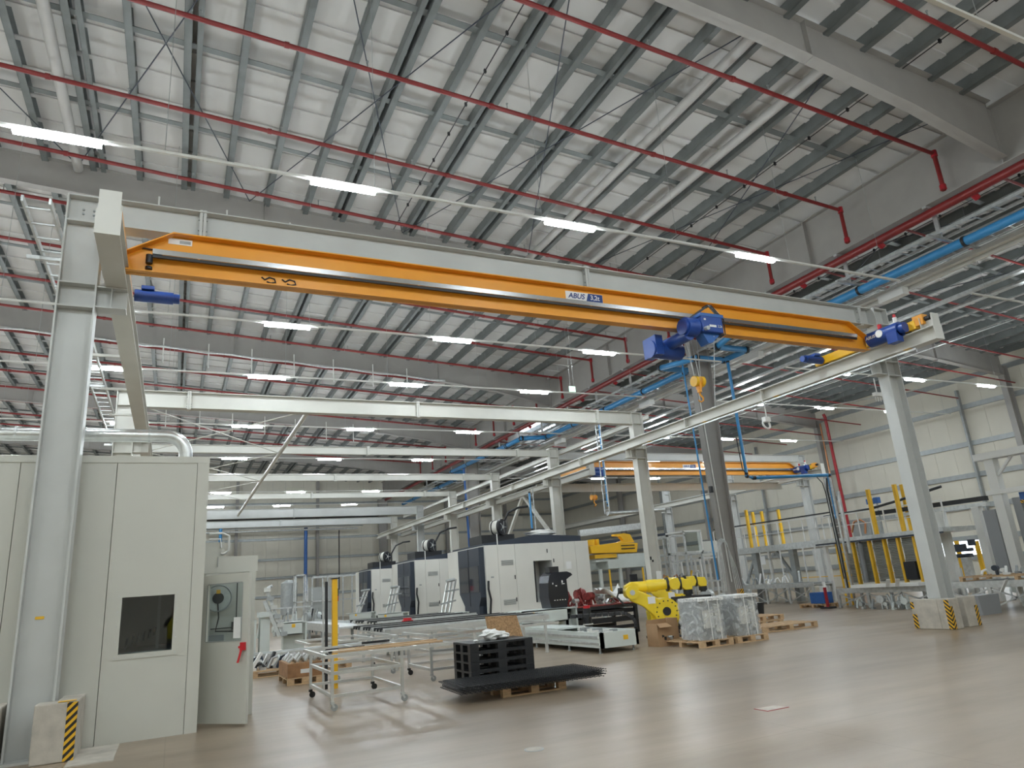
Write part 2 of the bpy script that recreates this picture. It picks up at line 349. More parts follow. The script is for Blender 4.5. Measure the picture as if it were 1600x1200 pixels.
# purlins
PX = [-.47+1.215*k for k in range(-16, 34)]
for x in PX:
    if abs(x-XV) < .3 or x > XW-.4: continue
    tag(MB().zb((x, YB, ZR(x)+.09), (x, YW, ZR(x)+.09), .34, .16, .012).build('roof_purlin', 'purl'), 'galvanised channel purlin under the white roof liner', 'purlin', 'galvanised roof purlins')
for x in (-.20, -2.62, 4.16, 6.60, 9.0):
    tag(MB().zb((x, YB, ZR(x)+.09), (x, YW, ZR(x)+.09), .30, .12, .012).build('roof_purlin', 'purl'), 'extra purlin doubling its neighbour at a roof joint', 'purlin', 'doubled purlins')
YR = []
for y in [FR[0]-12.6]+FR:
    YR += [y+3.2, y+6.3, y+9.45]
for y in YR:
    if y > 70: continue
    for (a, c, side) in ((XL, XV-1.0, 'left'), (XV+.8, XW-1, 'right')):
        b = MB().bar((a, y, ZR(a)+.03), (c, y, ZR(c)+.03), .18, .014, up=(.0613, 0, 1)); b.bar((a, y+.07, ZR(a)+.07), (c, y+.07, ZR(c)+.07), .012, .09, up=(.0613, 0, 1))
        tag(b.build('purlin_brace', 'purl'), 'galvanised brace row tying the purlins of the %s roof bay' % side, 'brace', 'purlin braces of the %s bay' % side)
# round tubes and wind rods in the roof
for i, (x, y0, y1) in enumerate(((-3.2, 8.6, 21.2), (11.35, 8.6, 21.2), (13.65, 8.6, 21.2))):
    z = ZR(x)-.16
    tag(MB().tube([(x, y0+.1, z), (x, y1-.1, z)], .13, 16).build('roof_tube', 'tube'), ['round beige steel tube under the roof at upper left', 'left of two round steel tubes under the roof at upper right', 'right of two round steel tubes under the roof at upper right'][i], 'tube')
def rods(i, x0, x1, y0, y1, lab):
    for a, c in (((x0, y0), (x1, y1)), ((x1, y0), (x0, y1))):
        tag(MB().tube([(a[0], a[1], ZR(a[0])-.12), (c[0], c[1], ZR(c[0])-.12)], .015, 6).build('wind_rod', 'slate'), lab, 'rod', 'crossed wind rods in the roof')
for i, (x0, x1) in enumerate(((-3.2, 1.5), (1.5, 6.5), (6.5, 11.35), (13.65, 18.4), (-9, -3.2))):
    rods(i, x0, x1, 8.8, 21.0, 'thin steel wind rod crossing below the purlins of the near bay')
for i, (x0, x1) in enumerate(((19.6, 26), (26, 33))):
    rods(i, x0, x1, 8.8, 21.0, 'thin steel wind rod crossing below the right bay roof')

# ------------------------------------------------------------------ sprinkler pipes
for i, y in enumerate((3.8, 6.95, 10.07, 13.25, 16.45, 19.6, 22.4, 25.55, 28.7, 31.9, 35.0, 38.2, 41.3, 44.5, 47.6, 50.8, 54, 57.2)):
    z = lambda x: ZR(x)-.65
    b = MB().tube([(XL+.2, y, z(XL+.2)), (XV-.35, y, z(XV-.35))], .055, 10)
    b.tube([(XV-.35, y, z(XV-.35)+.05), (XV-.35, y, 11.25)], .06, 10)
    o = tag(b.build('sprinkler_pipe', 'redpipe'), 'red sprinkler branch pipe under the left roof bay, dropping to the red main', 'pipe', 'red branch pipes of the left bay')
    x = XV-.35; MB().cyl((x, y, z(x)-.09), (x, y, z(x)+.09), .085, 12).build('pipe_coupling', 'redvalve', o); MB().cyl((x, y, 11.28), (x, y, 11.42), .085, 12).build('pipe_coupling', 'redvalve', o)
    for k in range(8): x = XL+3+4.9*k; MB().cyl((x-.05, y, z(x)), (x+.05, y, z(x)), .072, 10).build('pipe_coupling', 'redpipe', o)
    if y < 34:
        for k in range(7):
            x = -5.2+3.55*k+(i % 2)*1.5
            if x > 18: continue
            MB().cyl((x, y, z(x)+.04), (x, y, z(x)+.2), .014, 6).cyl((x, y, z(x)+.2), (x, y, z(x)+.22), .03, 8).build('sprinkler_head', 'galv', o)
for i, y in enumerate((6.0, 9.1, 12.03, 15.1, 18.0, 20.6, 23.7, 27, 30.2, 33.3, 36.5, 40, 43, 46)):
    zz = lambda x: 11.27-.0613*(x-19.4)
    tag(MB().tube([(19.15, y, zz(19.15)), (XW-.8, y, zz(XW-.8))], .04, 8).build('sprinkler_pipe', 'redpipe'), 'red sprinkler branch pipe under the right roof bay', 'pipe', 'red branch pipes of the right bay')
o = tag(MB().tube([(XV, YB, 11.0), (XV, 70, 11.0)], .125, 16).build('main_pipe', 'redpipe'), 'thick red sprinkler main running below the deep grey girder', 'pipe')
for y in [9.1, 12.03, 15.1, 18.0, 21.9, 27, 30.2, 33.3, 36.5, 40]:
    MB().cyl((XV, y+.5, 10.98), (XV+.22, y+.5, 10.85), .09, 12).build('pipe_fitting', 'redvalve', o)
tag(MB().tube([(38.9, 32.2, 11.2), (39.0, 32.2, 11.0), (39.2, 32.2, 0.0)], .10, 12).build('riser_pipe', 'redvalve'), 'bright red riser pipe climbing the right wall beside a column', 'pipe')
tag(MB().tube([(39.6, 33.2, 10.8), (39.6, 33.2, 0)], .05, 8).build('conduit_riser', 'copper'), 'orange cable ladder riser left of the bright red riser pipe', 'cable ladder')

# ------------------------------------------------------------------ hangers, cable ladders, blue pipe, busbar under the girder
def ladder(x0, x1, y0, y1, z, lab, m='galv2', step=.55, name='cable_ladder'):
    b = MB(); b.box(x0-.015, y0, z, x0+.015, y1, z+.09); b.box(x1-.015, y0, z, x1+.015, y1, z+.09)
    o = tag(b.build(name, m), lab, 'cable ladder'); y = y0+.2; first = None; n = 0
    while y < y1 and n < 98:
        if first is None: first = MB().box(x0, y, z+.01, x1, y+.035, z+.03).build('rung', m, o); yf = y
        else: q = first.copy(); COL.objects.link(q); q.parent = o; q.location = (0, y-yf, 0)
        y += step; n += 1
    b = MB()
    while y < y1: b.box(x0, y, z+.01, x1, y+.035, z+.03); y += step
    if b.v: b.build('rung', m, o)['kind'] = 'stuff'
    return o
ladder(18.95, 19.5, YB, 62, 10.28, 'galvanised cable ladder left of the light blue pipe')
ladder(20.2, 20.85, YB, 62, 10.28, 'galvanised cable ladder right of the light blue pipe')
def bluerun(pts, lab, r=.095, m='bluepipe', cols=True):
    o = tag(MB().tube(pts, r, 14).build('blue_pipe', m), lab, 'pipe')
    for i in range(len(pts)-1):
        a, e = Vector(pts[i]), Vector(pts[i+1]); L = (e-a).length; n = max(1, int(L/3.2))
        for k in range(n+1):
            p = a.lerp(e, min(.98, max(.02, k/n))); d = (e-a).normalized(); MB().cyl(p-d*.04, p+d*.04, r*1.18, 12).build('pipe_clamp', 'black', o)
    return o
ZB = 10.02
bluerun([(19.62, YB, ZB), (19.62, 17.4, ZB)], 'light blue compressed air main beneath the cable ladders at upper right', r=.135)
bluerun([(19.62, 17.4, ZB), (18.0, 17.4, ZB), (18.0, 19.0, ZB-.3), (19.5, 19.0, ZB-.3), (19.5, 20.3, ZB-.3), (18.1, 20.3, ZB-.3), (18.1, 22.6, ZB), (19.62, 22.6, ZB)], 'light blue pipe loop zigzagging below the blue hoist', r=.12)
bluerun([(19.62, 22.6, ZB), (19.62, 36, ZB)], 'light blue air main continuing above the second white crane beam', r=.135)
bluerun([(19.62, 36, ZB), (18.0, 36, ZB-.1), (18.0, 38, ZB-.1), (18.0, 48, ZB), (19.62, 48, ZB), (19.62, 66, ZB)], 'far stretch of the light blue air main with a loop', r=.135)
b = MB(); b.box(20.75, 8, 10.0, 20.95, 62, 10.12); b.box(21.1, 8.5, 9.95, 21.22, 62, 10.1)
o = tag(b.build('busbar_trunking', 'whitepaint'), 'white busbar trunking beside the cable ladders under the girder', 'busbar')
for y in (13.2, 16.4, 19.6, 23, 27, 31, 36, 41): MB().box(20.7, y, 9.75, 21.0, y+.9, 10.0).build('tap_off_box', 'white', o)
y = 7.7
while y < 60:
    b = MB().bar((XV+.2, y, 11.2), (XV+.2, y, 10.25), .06, .12, up=(0, 1, 0)).bar((XV-.4, y, 10.23), (XV+2.2, y, 10.2), .08, .06).box(XV-.2, y-.06, 11.12, XV+.45, y+.06, 11.19)
    tag(b.build('pipe_hanger', 'galv2'), 'galvanised drop hanger carrying the cable ladders and blue pipe', 'hanger', 'hangers below the girder'); y += 3.1
for x, lab in ((22.6, 'white service channel nearest the busbar in the right bay'), (23.6, 'second white service channel in the right bay')):
    tag(MB().box(x-.12, 7, 9.6, x+.12, 60, 9.68).build('service_channel', 'galv2'), lab, 'cable tray')
for i, (xx, dz) in enumerate(((21.9, 10.6), (25.8, 10.8), (30.5, 10.6))):
    tag(MB().tube([(xx, YB, dz), (xx, 62, dz)], .03, 6).build('conduit', 'galv2'), ['thin conduit running lengthwise just right of the busbar', 'thin conduit lengthwise in the middle of the right bay', 'thin conduit lengthwise in the right part of the right bay'][i], 'conduit')
# cable with black clips clipped along a purlin
for i, x in enumerate((6.2, 15.6, 23.1)):
    b = MB().tube([(x, YB, ZR(x)-.05), (x, 21, ZR(x)-.05)], .014, 6)
    o = tag(b.build('roof_cable', 'black'), ['black cable clipped along the middle purlins', 'black cable with clips along a purlin right of the tubes', 'black cable with clips in the roof right of the girder'][i], 'cable')
    c = MB(); y = 5
    while y < 20: c.box(x-.03, y, ZR(x)-.1, x+.03, y+.05, ZR(x)); y += 1.3
    c.build('cable_clip', 'black', o)
b = MB(); pts = [(XL+2+k*.9, 33.55, ZR(XL+2+k*.9)-1.05-.04*math.sin(k*2.1)) for k in range(36)]
tag(MB().tube(pts, .05, 6).build('cable_bundle', 'galv2'), 'sagging silver cable bundle hooked along the second rafter behind the crane', 'cable')

# ------------------------------------------------------------------ lamps on their trunking
lamp0 = None
def lampobj(x, y, label, group):
    global lamp0
    if lamp0 is None:
        t = thing('strip_lamp', label, 'lamp', (0, 0, 0), group)
        MB().box(-.62, -.035, .035, .62, .035, .07).build('lamp_housing', 'whitepaint', t)
        MB().box(-.61, -.055, -.03, .61, .055, .035).build('lamp_diffuser', 'lampon', t)
        t.location = (x, y, 9.14); lamp0 = t; return t
    return dup(lamp0, (x, y, 9.14), label, group=group)
names = {58.8: 'hardly visible at the end wall', 11.7: 'near the top left', 19.2: 'seen under the orange crane girder', 24.2: 'just above the second white beam', 31.6: 'seen between the first two white beams', 39.0: 'seen between the second and third white beams', 44.2: 'behind the third white beam', 51.4: 'in the last row before the end wall', 4.5: 'at the top edge of the photo', -2.6: 'out of the top', }
TR = [(-2.6, -20, 18), (4.5, -20, 18), (11.7, -20, 18.3), (19.2, -20, 18.3), (24.2, -20, 18.3), (31.6, -20, 18.3), (39.0, -20, 18.3), (51.4, -20, 18.3), (44.2, -20, 18.3), (58.8, -20, 18.3)]
for y, x0, x1 in TR:
    where = names.get(y, 'in the far rows')
    o = tag(MB().box(x0, y-.03, 9.19, x1, y+.03, 9.24).build('lamp_track', 'whitepaint'), 'long white lamp track across the hall, ' + where, 'lamp track', 'white lamp tracks')
    x = x0+1.2
    while x < x1: MB().cyl((x, y, 9.24), (x, y, ZR(x)+.1), .005, 4).build('suspension_wire', 'galv', o); x += 3.65
    for x in (-17.5, -12.5, -7.5, -2.1, 2.5, 7.45, 12.85, 17.2):
        if y in (31.6, 39.0, 51.4, 44.2, 58.8) and x == 17.2: continue
        if x == 17.2 and y > 0: continue
        lampobj(x, y, 'strip lamp on the track ' + where + (', leftmost' if x < -2 and x > -3 else ', left of centre' if x == 2.5 else ', centre' if 7 < x < 8 else ', right end' if x > 12 else ', far left'), 'strip lamps ' + where)
for y in (4.5, 11.7, 19.2, 24.2, 31.6, 39.0, 46):
    x0 = 21.6
    o = tag(MB().box(x0, y-.03, 9.19, 39.5, y+.03, 9.24).build('lamp_track', 'whitepaint'), 'white lamp track in the right bay of the hall', 'lamp track', 'lamp tracks of the right bay')
    for x in (22.4, 26.5, 31, 35.5, 39): MB().cyl((x, y, 9.24), (x, y, ZR(x)+.1), .005, 4).build('suspension_wire', 'galv', o)
    for x in (24.6, 29.4, 34.6):
        if y == 11.7 and x > 25: pass
        lampobj(x + (.9 if y == 11.7 else 0), y, 'glowing strip lamp in the right bay' + {4.5: ' beyond the top right corner', 11.7: ' at the right edge of the photo', 19.2: ' right of the near white column', 24.2: ' left of the near white column', 31.6: ', row over the far crane', 39.0: ', second row behind the far crane', 46: ', last row at the back'}[y], 'strip lamps right bay row %s' % {4.5: 'one', 11.7: 'two', 19.2: 'three', 24.2: 'four', 31.6: 'five', 39.0: 'six', 46: 'seven'}[y])
# white drop rods hanging below rafters (fixing of lamp tracks)
for y in FR[1:4]:
    for k, x in enumerate((-1.05, .85, 2.75, 4.7, 6.6, 8.6, 10.4)):
        z = ZR(x)-.95
        tag(MB().cyl((x, y-.2, z+.35), (x+.02, y-.2, z-.85), .028, 8).build('drop_rod', 'whitepaint'), {21.2: 'short white rod hanging in front of the rafter above the near crane beam', 33.8: 'short white rod hanging at the rafter just behind the orange crane', 46.4: 'short white rod hanging at the far rafter'}[y], 'rod', 'white drop rods')

# ------------------------------------------------------------------ crane structure: columns, cross beams, runways
def crane_col(x, y, lab, h=7.88, side=1, m='crane_steel', xw=.5):
    """side=+1: bracket towards +x"""
    t = thing('crane_column', lab, 'column', (x, y, 0), 'white crane columns')
    MB().ib((x, y, .03), (x, y, h), xw, .3, .024, .014, up=(1, 0, 0)).build('shaft', m, t)
    st = MB()
    for z in (h-.012, h-.44, 6.42, 6.05):
        st.box(x-xw/2+.02, y-.14, z-.012, x+xw/2-.02, y-.007, z+.012); st.box(x-xw/2+.02, y+.007, z-.012, x+xw/2-.02, y+.14, z+.012)
    st.build('stiffener', m, t)
    MB().box(x-.32, y-.22, 0, x+.32, y+.22, .03).build('base_plate', m, t)
    s = side; xb0 = x+s*xw/2; xb1 = x+s*(xw/2+.40)
    br = MB().box(xb0, y-.13, 6.38, xb1, y+.13, 6.40).box(xb0, y-.008, 6.08, xb1, y+.008, 6.38).box(xb0, y-.13, 6.06, xb1, y+.13, 6.08).box(x+s*(xw/2+.19), y-.12, 6.08, x+s*(xw/2+.205), y+.12, 6.38)
    br.build('bracket', m, t)
    return t
XLc, XRc, XLr, XRr = -1.54, 16.2, -1.04, 15.70
c0 = crane_col(XLc, 11.3, 'big light grey crane column in the left foreground')
bl = MB()
for dx in (-.07, .07):
    for dz in (7.62, 7.69): bl.cyl((XLc+dx+.03, 11.27, dz), (XLc+dx+.03, 11.31, dz), .017, 8)
bl.build('bolt', 'galv', c0)
MB().box(-1.62, 11.281, 1.68, -1.52, 11.285, 1.715).build('sticker', 'postyellow', c0, label='small yellow sticker on the web')
c1 = crane_col(XRc, 11.2, 'big light grey crane column on the right between two concrete blocks', side=-1)
cab = MB().tube([(15.9, 11.05, 6.3), (15.88, 11.04, 6.1), (15.92, 11.03, 5.7)], .012, 6)
for i, y in enumerate(CY):
    crane_col(XRc, y, 'white crane column of the right runway, %s beyond the near one' % ['first', 'second', 'third', 'fourth', 'fifth', 'last'][i], side=-1, m='crane_cream' if i != 4 else 'crane_steel')  # fifth column in greyer steel: its shade is put into the colour
    crane_col(XLc, y, 'white crane column of the left runway, %s beyond the near one' % ['first', 'second', 'third', 'fourth', 'fifth', 'last'][i], side=1, m='crane_cream')
def cross(y, x0, x1, h, zt, m, lab, joints):
    o = tag(MB().ib((x0, y, zt-h/2), (x1, y, zt-h/2), h, .30 if h > .4 else .18, .018, .012).build('cross_beam', m), lab, 'beam', 'cross beams of the crane frames')
    for jx in joints:
        for a_, b_ in ((-.05, -.004), (.004, .05)): MB().box(jx+a_, y-.13, zt-h-.03, jx+b_, y+.13, zt+.03).build('end_plate', m, o)
    q = MB()
    for jx in joints:
        for dz in (.06, .14, h-.14, h-.06): q.cyl((jx-.07, y-.09, zt-dz), (jx+.07, y-.09, zt-dz), .014, 6)
    q.build('bolt', 'galv', o)
    return o
cross(11.28, XLc+.25, XRc-.25, .47, 7.88, 'crane_steel', 'light grey cross beam just above the orange crane girder', (.1, 7.4, 15.55))
cross(22.2, XLc+.25, XRc-.25, .50, 7.9, 'crane_cream', 'cream cross beam in mid picture, first behind the crane', (.1, 7.2, 14.4))
cross(29.2, XLc+.25, XRc-.25, .32, 7.8, 'crane_cream', 'slimmer cream cross beam, second behind the crane', (.1, 7.2, 14.3))
cross(36.2, XLc+.25, XRc-.25, .32, 7.82, 'crane_cream', 'slimmer cream cross beam, third behind the crane', (.1, 7.2, 14.3))
cross(43.2, XLc+.25, XRc-.25, .32, 7.9, 'crane_cream', 'slim cross beam, fourth behind the crane', (7.2, 14.3))
cross(50.2, XLc+.25, XRc-.25, .60, 7.85, 'crane_steel', 'deep grey cross beam, fifth behind the crane', (7.2,))
cross(57.2, XLc+.25, XRc-.25, .5, 7.85, 'crane_steel', 'last grey cross beam before the end wall', (7.2,))
def runway(x, y0, y1, lab, m, post=True, zb=6.40, h=.34, inner=1):
    t = thing('crane_runway', lab, 'crane rail beam', (x, y0, zb), 'crane runway beams')
    MB().ib((x, y0, zb+h/2), (x, y1, zb+h/2), h, .29, .022, .014).build('beam', m, t)
    MB().box(x-.03, y0+.02, zb+h, x+.03, y1, zb+h+.045).build('rail', 'galv2', t)
    if post:
        MB().box(x-.15, y0-.015, zb, x+.15, y0, zb+h+.02).build('end_plate', m, t)
        MB().box(x-.13, y0-.012, zb+h, x+.13, y0+.012, zb+h+.30).box(x-.008, y0+.01, zb+h, x+.008, y0+.3, zb+h+.28).box(x-.12, y0+.3, zb+h, x+.12, y0+.315, zb+h+.28).build('end_stop', m, t)
    return t
rl = runway(XLr, 9.45, 60.3, 'left crane runway beam, its end facing the camera at upper left', 'crane_cream')
rr = runway(XRr, 9.42, 60.6, 'long crane runway beam running from upper right to the centre', 'crane_cream')
for y in (10.1, 11.1, 14.3, 17.5, 20.6, 24): MB().box(XRr-.147, y, 6.397, XRr+.147, y+.18, 6.402).build('sticker', 'postyellow', rr, label='yellow tape mark on the runway underside')
for y in (14.9, 18.5, 25.7, 32.7, 39.7): MB().box(XRr-.15, y, 6.37, XRr+.15, y+.03, 6.76).build('joint_plate', 'crane_cream', rr)
# power line on the runway and its bits
o = tag(MB().box(XRr-.05, 10.0, 6.28, XRr-.02, 10.02, 6.4).box(XRr-.22, 9.9, 6.29, XRr-.19, 21, 6.33).build('conductor_line', 'galv2'), 'thin conductor line along the near right runway', 'conductor')
# left row ladder tray
lt = ladder(-2.15, -1.83, 10.2, 60, 7.12, 'silver cable ladder running away behind the left crane column', step=.45)
for y in (11.9, 19, 26): MB().bar((-2.35, y, 7.08), (-1.8, y, 7.08), .06, .06).build('bracket', 'galv2', lt)
for i, y in enumerate((12.6, 15.0, 17.4, 19.8, 24.4)):
    tag(MB().box(XLc-.2, y, 6.55, XLr-.12, y+.05, 6.6).build('strut', 'crane_cream'), 'short grey strut joining the left runway to the ladder', 'strut', 'left runway struts')
for i, (sx, y) in enumerate(((16.95, 22.3),)):
    tag(MB().ib((sx, 22.3, 7.8), (sx, 57, 7.8), .2, .14).build('longitudinal_tie', 'crane_cream'), 'cream longitudinal tie between crane column heads on the right', 'beam')
# wind bracing between the cross beams
tag(MB().tube([(3.55, 22.3, 7.45), (3.55, 50, 7.45)], .075, 12).build('longitudinal_tube', 'crane_cream'), 'long slanting cream tube linking the cross beams at left of centre', 'tube')
for i, (a, c) in enumerate(((22.2, 29.2), (29.2, 36.2), (36.2, 43.2))):
    for (p, q) in (((-1.2, a), (3.5, c)), ((3.5, a), (-1.2, c))):
        tag(MB().cyl((p[0], p[1]+.1, 7.5), (q[0], q[1]-.1, 7.5), .022, 8).build('brace_rod', 'crane_cream'), 'thin cream brace rod crossing between cross beams, bay %s' % ['one', 'two', 'three'][i], 'rod', 'crossed brace rods bay %s' % ['one', 'two', 'three'][i])
# vertical bracing at right row
for i, (y0, y1, z0, z1) in enumerate(((29.6, 33.0, 3.4, 6.2), (36.0, 32.9, 3.4, 6.2))):
    tag(MB().bar((XRc+.1, y0, z0), (XRc+.1, y1, z1), .14, .14).build('diagonal_brace', 'crane_cream'), ['cream diagonal brace rising from the second white column', 'cream diagonal brace rising from the third white column'][i], 'brace')
tag(MB().box(XRc-.1, 29.4, 6.1, XRc+.1, 36, 6.3).build('brace_beam', 'crane_cream'), 'cream brace beam between second and third white columns', 'beam')

# ------------------------------------------------------------------ the near orange crane
def bridge(xa, xb, y, lab, near=True):
    t = thing('overhead_crane', lab, 'crane', (xa, y, 6.64))
    z0, z1 = 6.65, 7.32; sl = .42
    xA, xB = xa, xb
    g = MB()
    # web plate with cut upper corners, mid seam, flanges
    poly = [(xA, z0), (xB, z0), (xB, z0+.28), (xB-.62, z1), (xA+.62, z1), (xA, z0+.28)]
    g.prism([(p[0], y-.009, p[1]) for p in poly], (0, .018, 0))
    g.prism([(xA, y-.10, z0), (xB, y-.10, z0), (xB, y-.10, z0+.022), (xA, y-.10, z0+.022)], (0, .20, 0))
    g.prism([(xA+.62, y-.15, z1), (xB-.62, y-.15, z1), (xB-.62, y-.15, z1+.02), (xA+.62, y-.15, z1+.02)], (0, .30, 0))
    for s, xe in ((1, xA), (-1, xB)):
        g.prism([(xe, y-.15, z0+.28), (xe+s*.62, y-.15, z1), (xe+s*.62, y-.15, z1+.02), (xe, y-.15, z0+.30)], (0, .30, 0))
    g.build('girder', 'orange', t)
    r = MB().box(xA+.35, y-.16, z0+.275, xB-.45, y-.15, z0+.36); r.build('festoon_rail', 'chrome', t)
    r = MB().box(xA+.35, y-.14, z0+.225, xB-.45, y-.10, z0+.275); r.build('rail_slot', 'black', t)
    k = MB()
    x = xA+1
    while x < xB-.5: k.box(x-.02, y-.15, z0+.27, x+.02, y-.009, z0+.30); x += 1.2
    k.build('rail_bracket', 'orange', t)
    for ei, xe in enumerate((XLr if near else xa, XRr if near else xb)):
        e = MB().box(xe-.11, y-1.25, 6.80, xe+.11, y+1.75, 7.02)
        ec = e.build('end_carriage', 'yellow' if ei else 'orange', t, bevel=.015)
        wb = MB()
        for yy in (y-1.0, y+1.45): wb.cyl((xe-.05, yy, 6.84), (xe+.05, yy, 6.84), .085, 16)
        wb.build('wheel', 'black', ec)
        s = -1 if ei else 1
        m2 = MB()
        if ei: m2.cyl((xe-.05-.0, y+1.35, 6.93), (xe-.05, y+2.2, 6.93), .13, 14)
        m2 = MB()
        m2.cyl((xe+s*.15, y+1.5, 6.9), (xe+s*.75, y+1.5, 6.9), .105, 16).cyl((xe+s*.75, y+1.5, 6.9), (xe+s*.85, y+1.5, 6.9), .085, 16)
        m2.box(xe+s*.35-.1, y+1.4, 7.0, xe+s*.35+.1, y+1.6, 7.06)
        m2.build('travel_motor', 'blue', ec)
        if ei:
            m3 = MB().cyl((xe-.22, y-.1, 6.9), (xe-.22, y-.95, 6.9), .185, 24).cyl((xe-.22, y-.95, 6.9), (xe-.22, y-1.08, 6.9), .13, 18)
            m3.box(xe-.42, y-.95, 6.58, xe-.2, y-.68, 6.85); mm = m3.build('travel_motor', 'blue', ec)
            MB().cyl((xe-.415, y-.5, 6.92), (xe-.38, y-.5, 6.92), .095, 20).build('motor_badge', 'labelwhite', mm)
            text('motor_lettering', 'ABUS', .11, (xe-.412, y-.12, 6.9), (0, -1, 0), (0, 0, 1), 'labelwhite', ec, shear=.2, bold=.001)
            MB().box(xe-.1, y-1.45, 6.86, xe+.1, y-1.2, 7.1).build('buffer_box', 'orange', ec)
            MB().cyl((xe, y-1.45, 6.98), (xe, y-1.58, 6.98), .06, 12).build('buffer', 'black', ec)
            MB().cyl((xe-.1, y-.35, 7.12), (xe-.1, y-.35, 7.24), .05, 12).cyl((xe-.05, y-.75, 7.28), (xe-.05, y-.75, 7.36), .035, 12).build('warning_light', 'red', ec)
            MB().cyl((xe-.05, y-.75, 7.02), (xe-.05, y-.75, 7.28), .05, 12).box(xe-.12, y-.82, 7.05, xe+.02, y-.68, 7.15).build('horn', 'labelwhite', ec)
            MB().tube([(xe-.1, y-.3, 7.05), (xe-.05, y-.7, 7.1), (xe, y-1.0, 7.04), (xe+.02, y-1.3, 7.1)], .03, 8).build('cable', 'black', ec)
    return t
br = bridge(-.93, 15.42, 11.1, 'long orange overhead crane spanning the picture, with a blue hoist')
# sign and small marks
Y0 = 11.1-.172
sx = 6.72
def sign(t, x, y, z, k=1.0, side=-1):
    MB().box(x, y-.004, z-.10*k, x+.92*k, y, z+.10*k).build('sign_plate', 'labelwhite', t, label='white plate reading ABUS 3,2t')
    MB().prism([(x+.50*k, y-.007, z-.095*k), (x+.915*k, y-.007, z-.095*k), (x+.915*k, y-.007, z+.095*k), (x+.56*k, y-.007, z+.095*k)], (0, .003, 0)).build('sign_field', 'labelblue', t)
    text('sign_lettering', 'ABUS', .165*k, (x+.06*k, y-.009, z), (1, 0, 0), (0, 0, 1), 'labelblue', t, shear=.25, bold=.0025*k, depth=.002)
    text('sign_lettering', '3,2t', .15*k, (x+.60*k, y-.012, z), (1, 0, 0), (0, 0, 1), 'labelwhite', t, bold=.002, depth=.002)
sign(br, 6.78, 11.1-.012, 7.16, .95)
MB().box(-.38, 11.085, 7.2, -.04, 11.089, 7.3).build('data_plate', 'labelwhite', br)
MB().box(-.22, 11.080, 7.22, -.06, 11.084, 7.27).build('data_lines', 'galv', br)
lk = MB()
for x in (1.02, 1.34): lk.tube([(x, 11.08, 6.80), (x+.05, 11.08, 6.76), (x+.12, 11.08, 6.81), (x+.2, 11.08, 6.79), (x+.22, 11.08, 6.73), (x+.14, 11.08, 6.71), (x+.08, 11.08, 6.73)], .014, 6)
lk.build('load_symbol', 'black', br, label='black hook symbols on the girder')
MB().cyl((-.62, 11.0, 6.92), (-.62, 11.0, 6.78), .05, 10).cyl((-.62, 11.0, 6.72), (-.62, 11.0, 6.68), .05, 10).box(-.58, 10.97, 6.9, -.45, 11.03, 6.98).tube([(-.9, 11.08, 7.03), (-.75, 11.07, 7.06), (-.55, 11.07, 7.05)], .012, 6).build('cable_end_clamp', 'black', br)
# hoist trolley (hangs from and moves along the girder)
h = thing('hoist_trolley', 'blue wire rope hoist hanging on the orange girder right of centre', 'hoist', (9.95, 10.9, 6.4))
MB().box(9.66, 10.5, 6.44, 10.22, 10.9, 6.80).build('control_box', 'blue', h, bevel=.02)
MB().box(9.64, 10.49, 6.78, 10.26, 10.91, 6.85).build('control_lid', 'bluedark', h)
MB().cyl((9.36, 10.72, 6.58), (9.64, 10.72, 6.58), .21, 24).cyl((9.30, 10.72, 6.58), (9.36, 10.72, 6.58), .17, 24).build('hoist_motor', 'blue', h)
MB().box(9.4, 10.65, 6.40, 9.66, 11.75, 6.56).cyl((9.45, 10.7, 6.42), (9.45, 11.7, 6.42), .13, 16).build('trolley_frame', 'blue', h)
MB().cyl((9.0, 11.5, 6.32), (9.8, 11.5, 6.32), .19, 20).box(9.03, 11.3, 6.16, 9.22, 11.75, 6.6).build('rope_drum', 'blue', h)
MB().prism([(9.72, 10.6, 6.44), (10.2, 10.6, 6.44), (9.95, 10.6, 6.24), (9.85, 10.6, 6.22)], (0, .25, 0)).build('rope_guide', 'bluedark', h)
MB().box(9.85, 10.492, 6.55, 10.03, 10.497, 6.60).box(9.72, 10.492, 6.69, 9.77, 10.497, 6.73).build('box_label', 'labelwhite', h, label='small white maker label')
text('box_lettering', '3,2t', .08, (10.06, 10.49, 6.575), (1, 0, 0), (0, 0, 1), 'labelwhite', h, depth=.002)
MB().cyl((9.72, 10.5, 6.5), (9.72, 10.4, 6.48), .045, 10).build('limit_switch', 'galv2', h)
cb = MB()
for dx in (0, .05, .1): cb.tube([(10.12+dx, 10.93, 7.18), (10.16+dx, 10.8, 7.2), (10.26+dx, 10.6, 6.8), (10.24+dx, 10.6, 6.46), (10.1+dx, 10.62, 6.38)], .014, 6)
cb.bar((9.75, 10.93, 6.9), (10.2, 10.85, 7.2), .05, .05); cb.build('cable', 'black', h)
rp = MB()
for x, y in ((9.62, 11.0), (9.9, 11.0), (9.66, 11.15), (9.86, 11.15)): rp.cyl((x, y, 6.6), (9.83+(x-9.76)*.6, 11.08, 5.55), .006, 5)
rp.build('hoist_rope', 'galv2', h)
hk = thing('hook_block', 'yellow hook block hanging on ropes below the hoist', 'hook', (9.83, 11.08, 5.5))
for dx in (-.085, .085): MB().cyl((9.83+dx-.035, 11.08, 5.52), (9.83+dx+.035, 11.08, 5.52), .115, 18).build('pulley', 'yellow', hk)
MB().box(9.80, 11.02, 5.35, 9.86, 11.14, 5.5).cyl((9.83, 11.08, 5.36), (9.83, 11.08, 5.28), .05, 10).build('block_body', 'orange', hk)
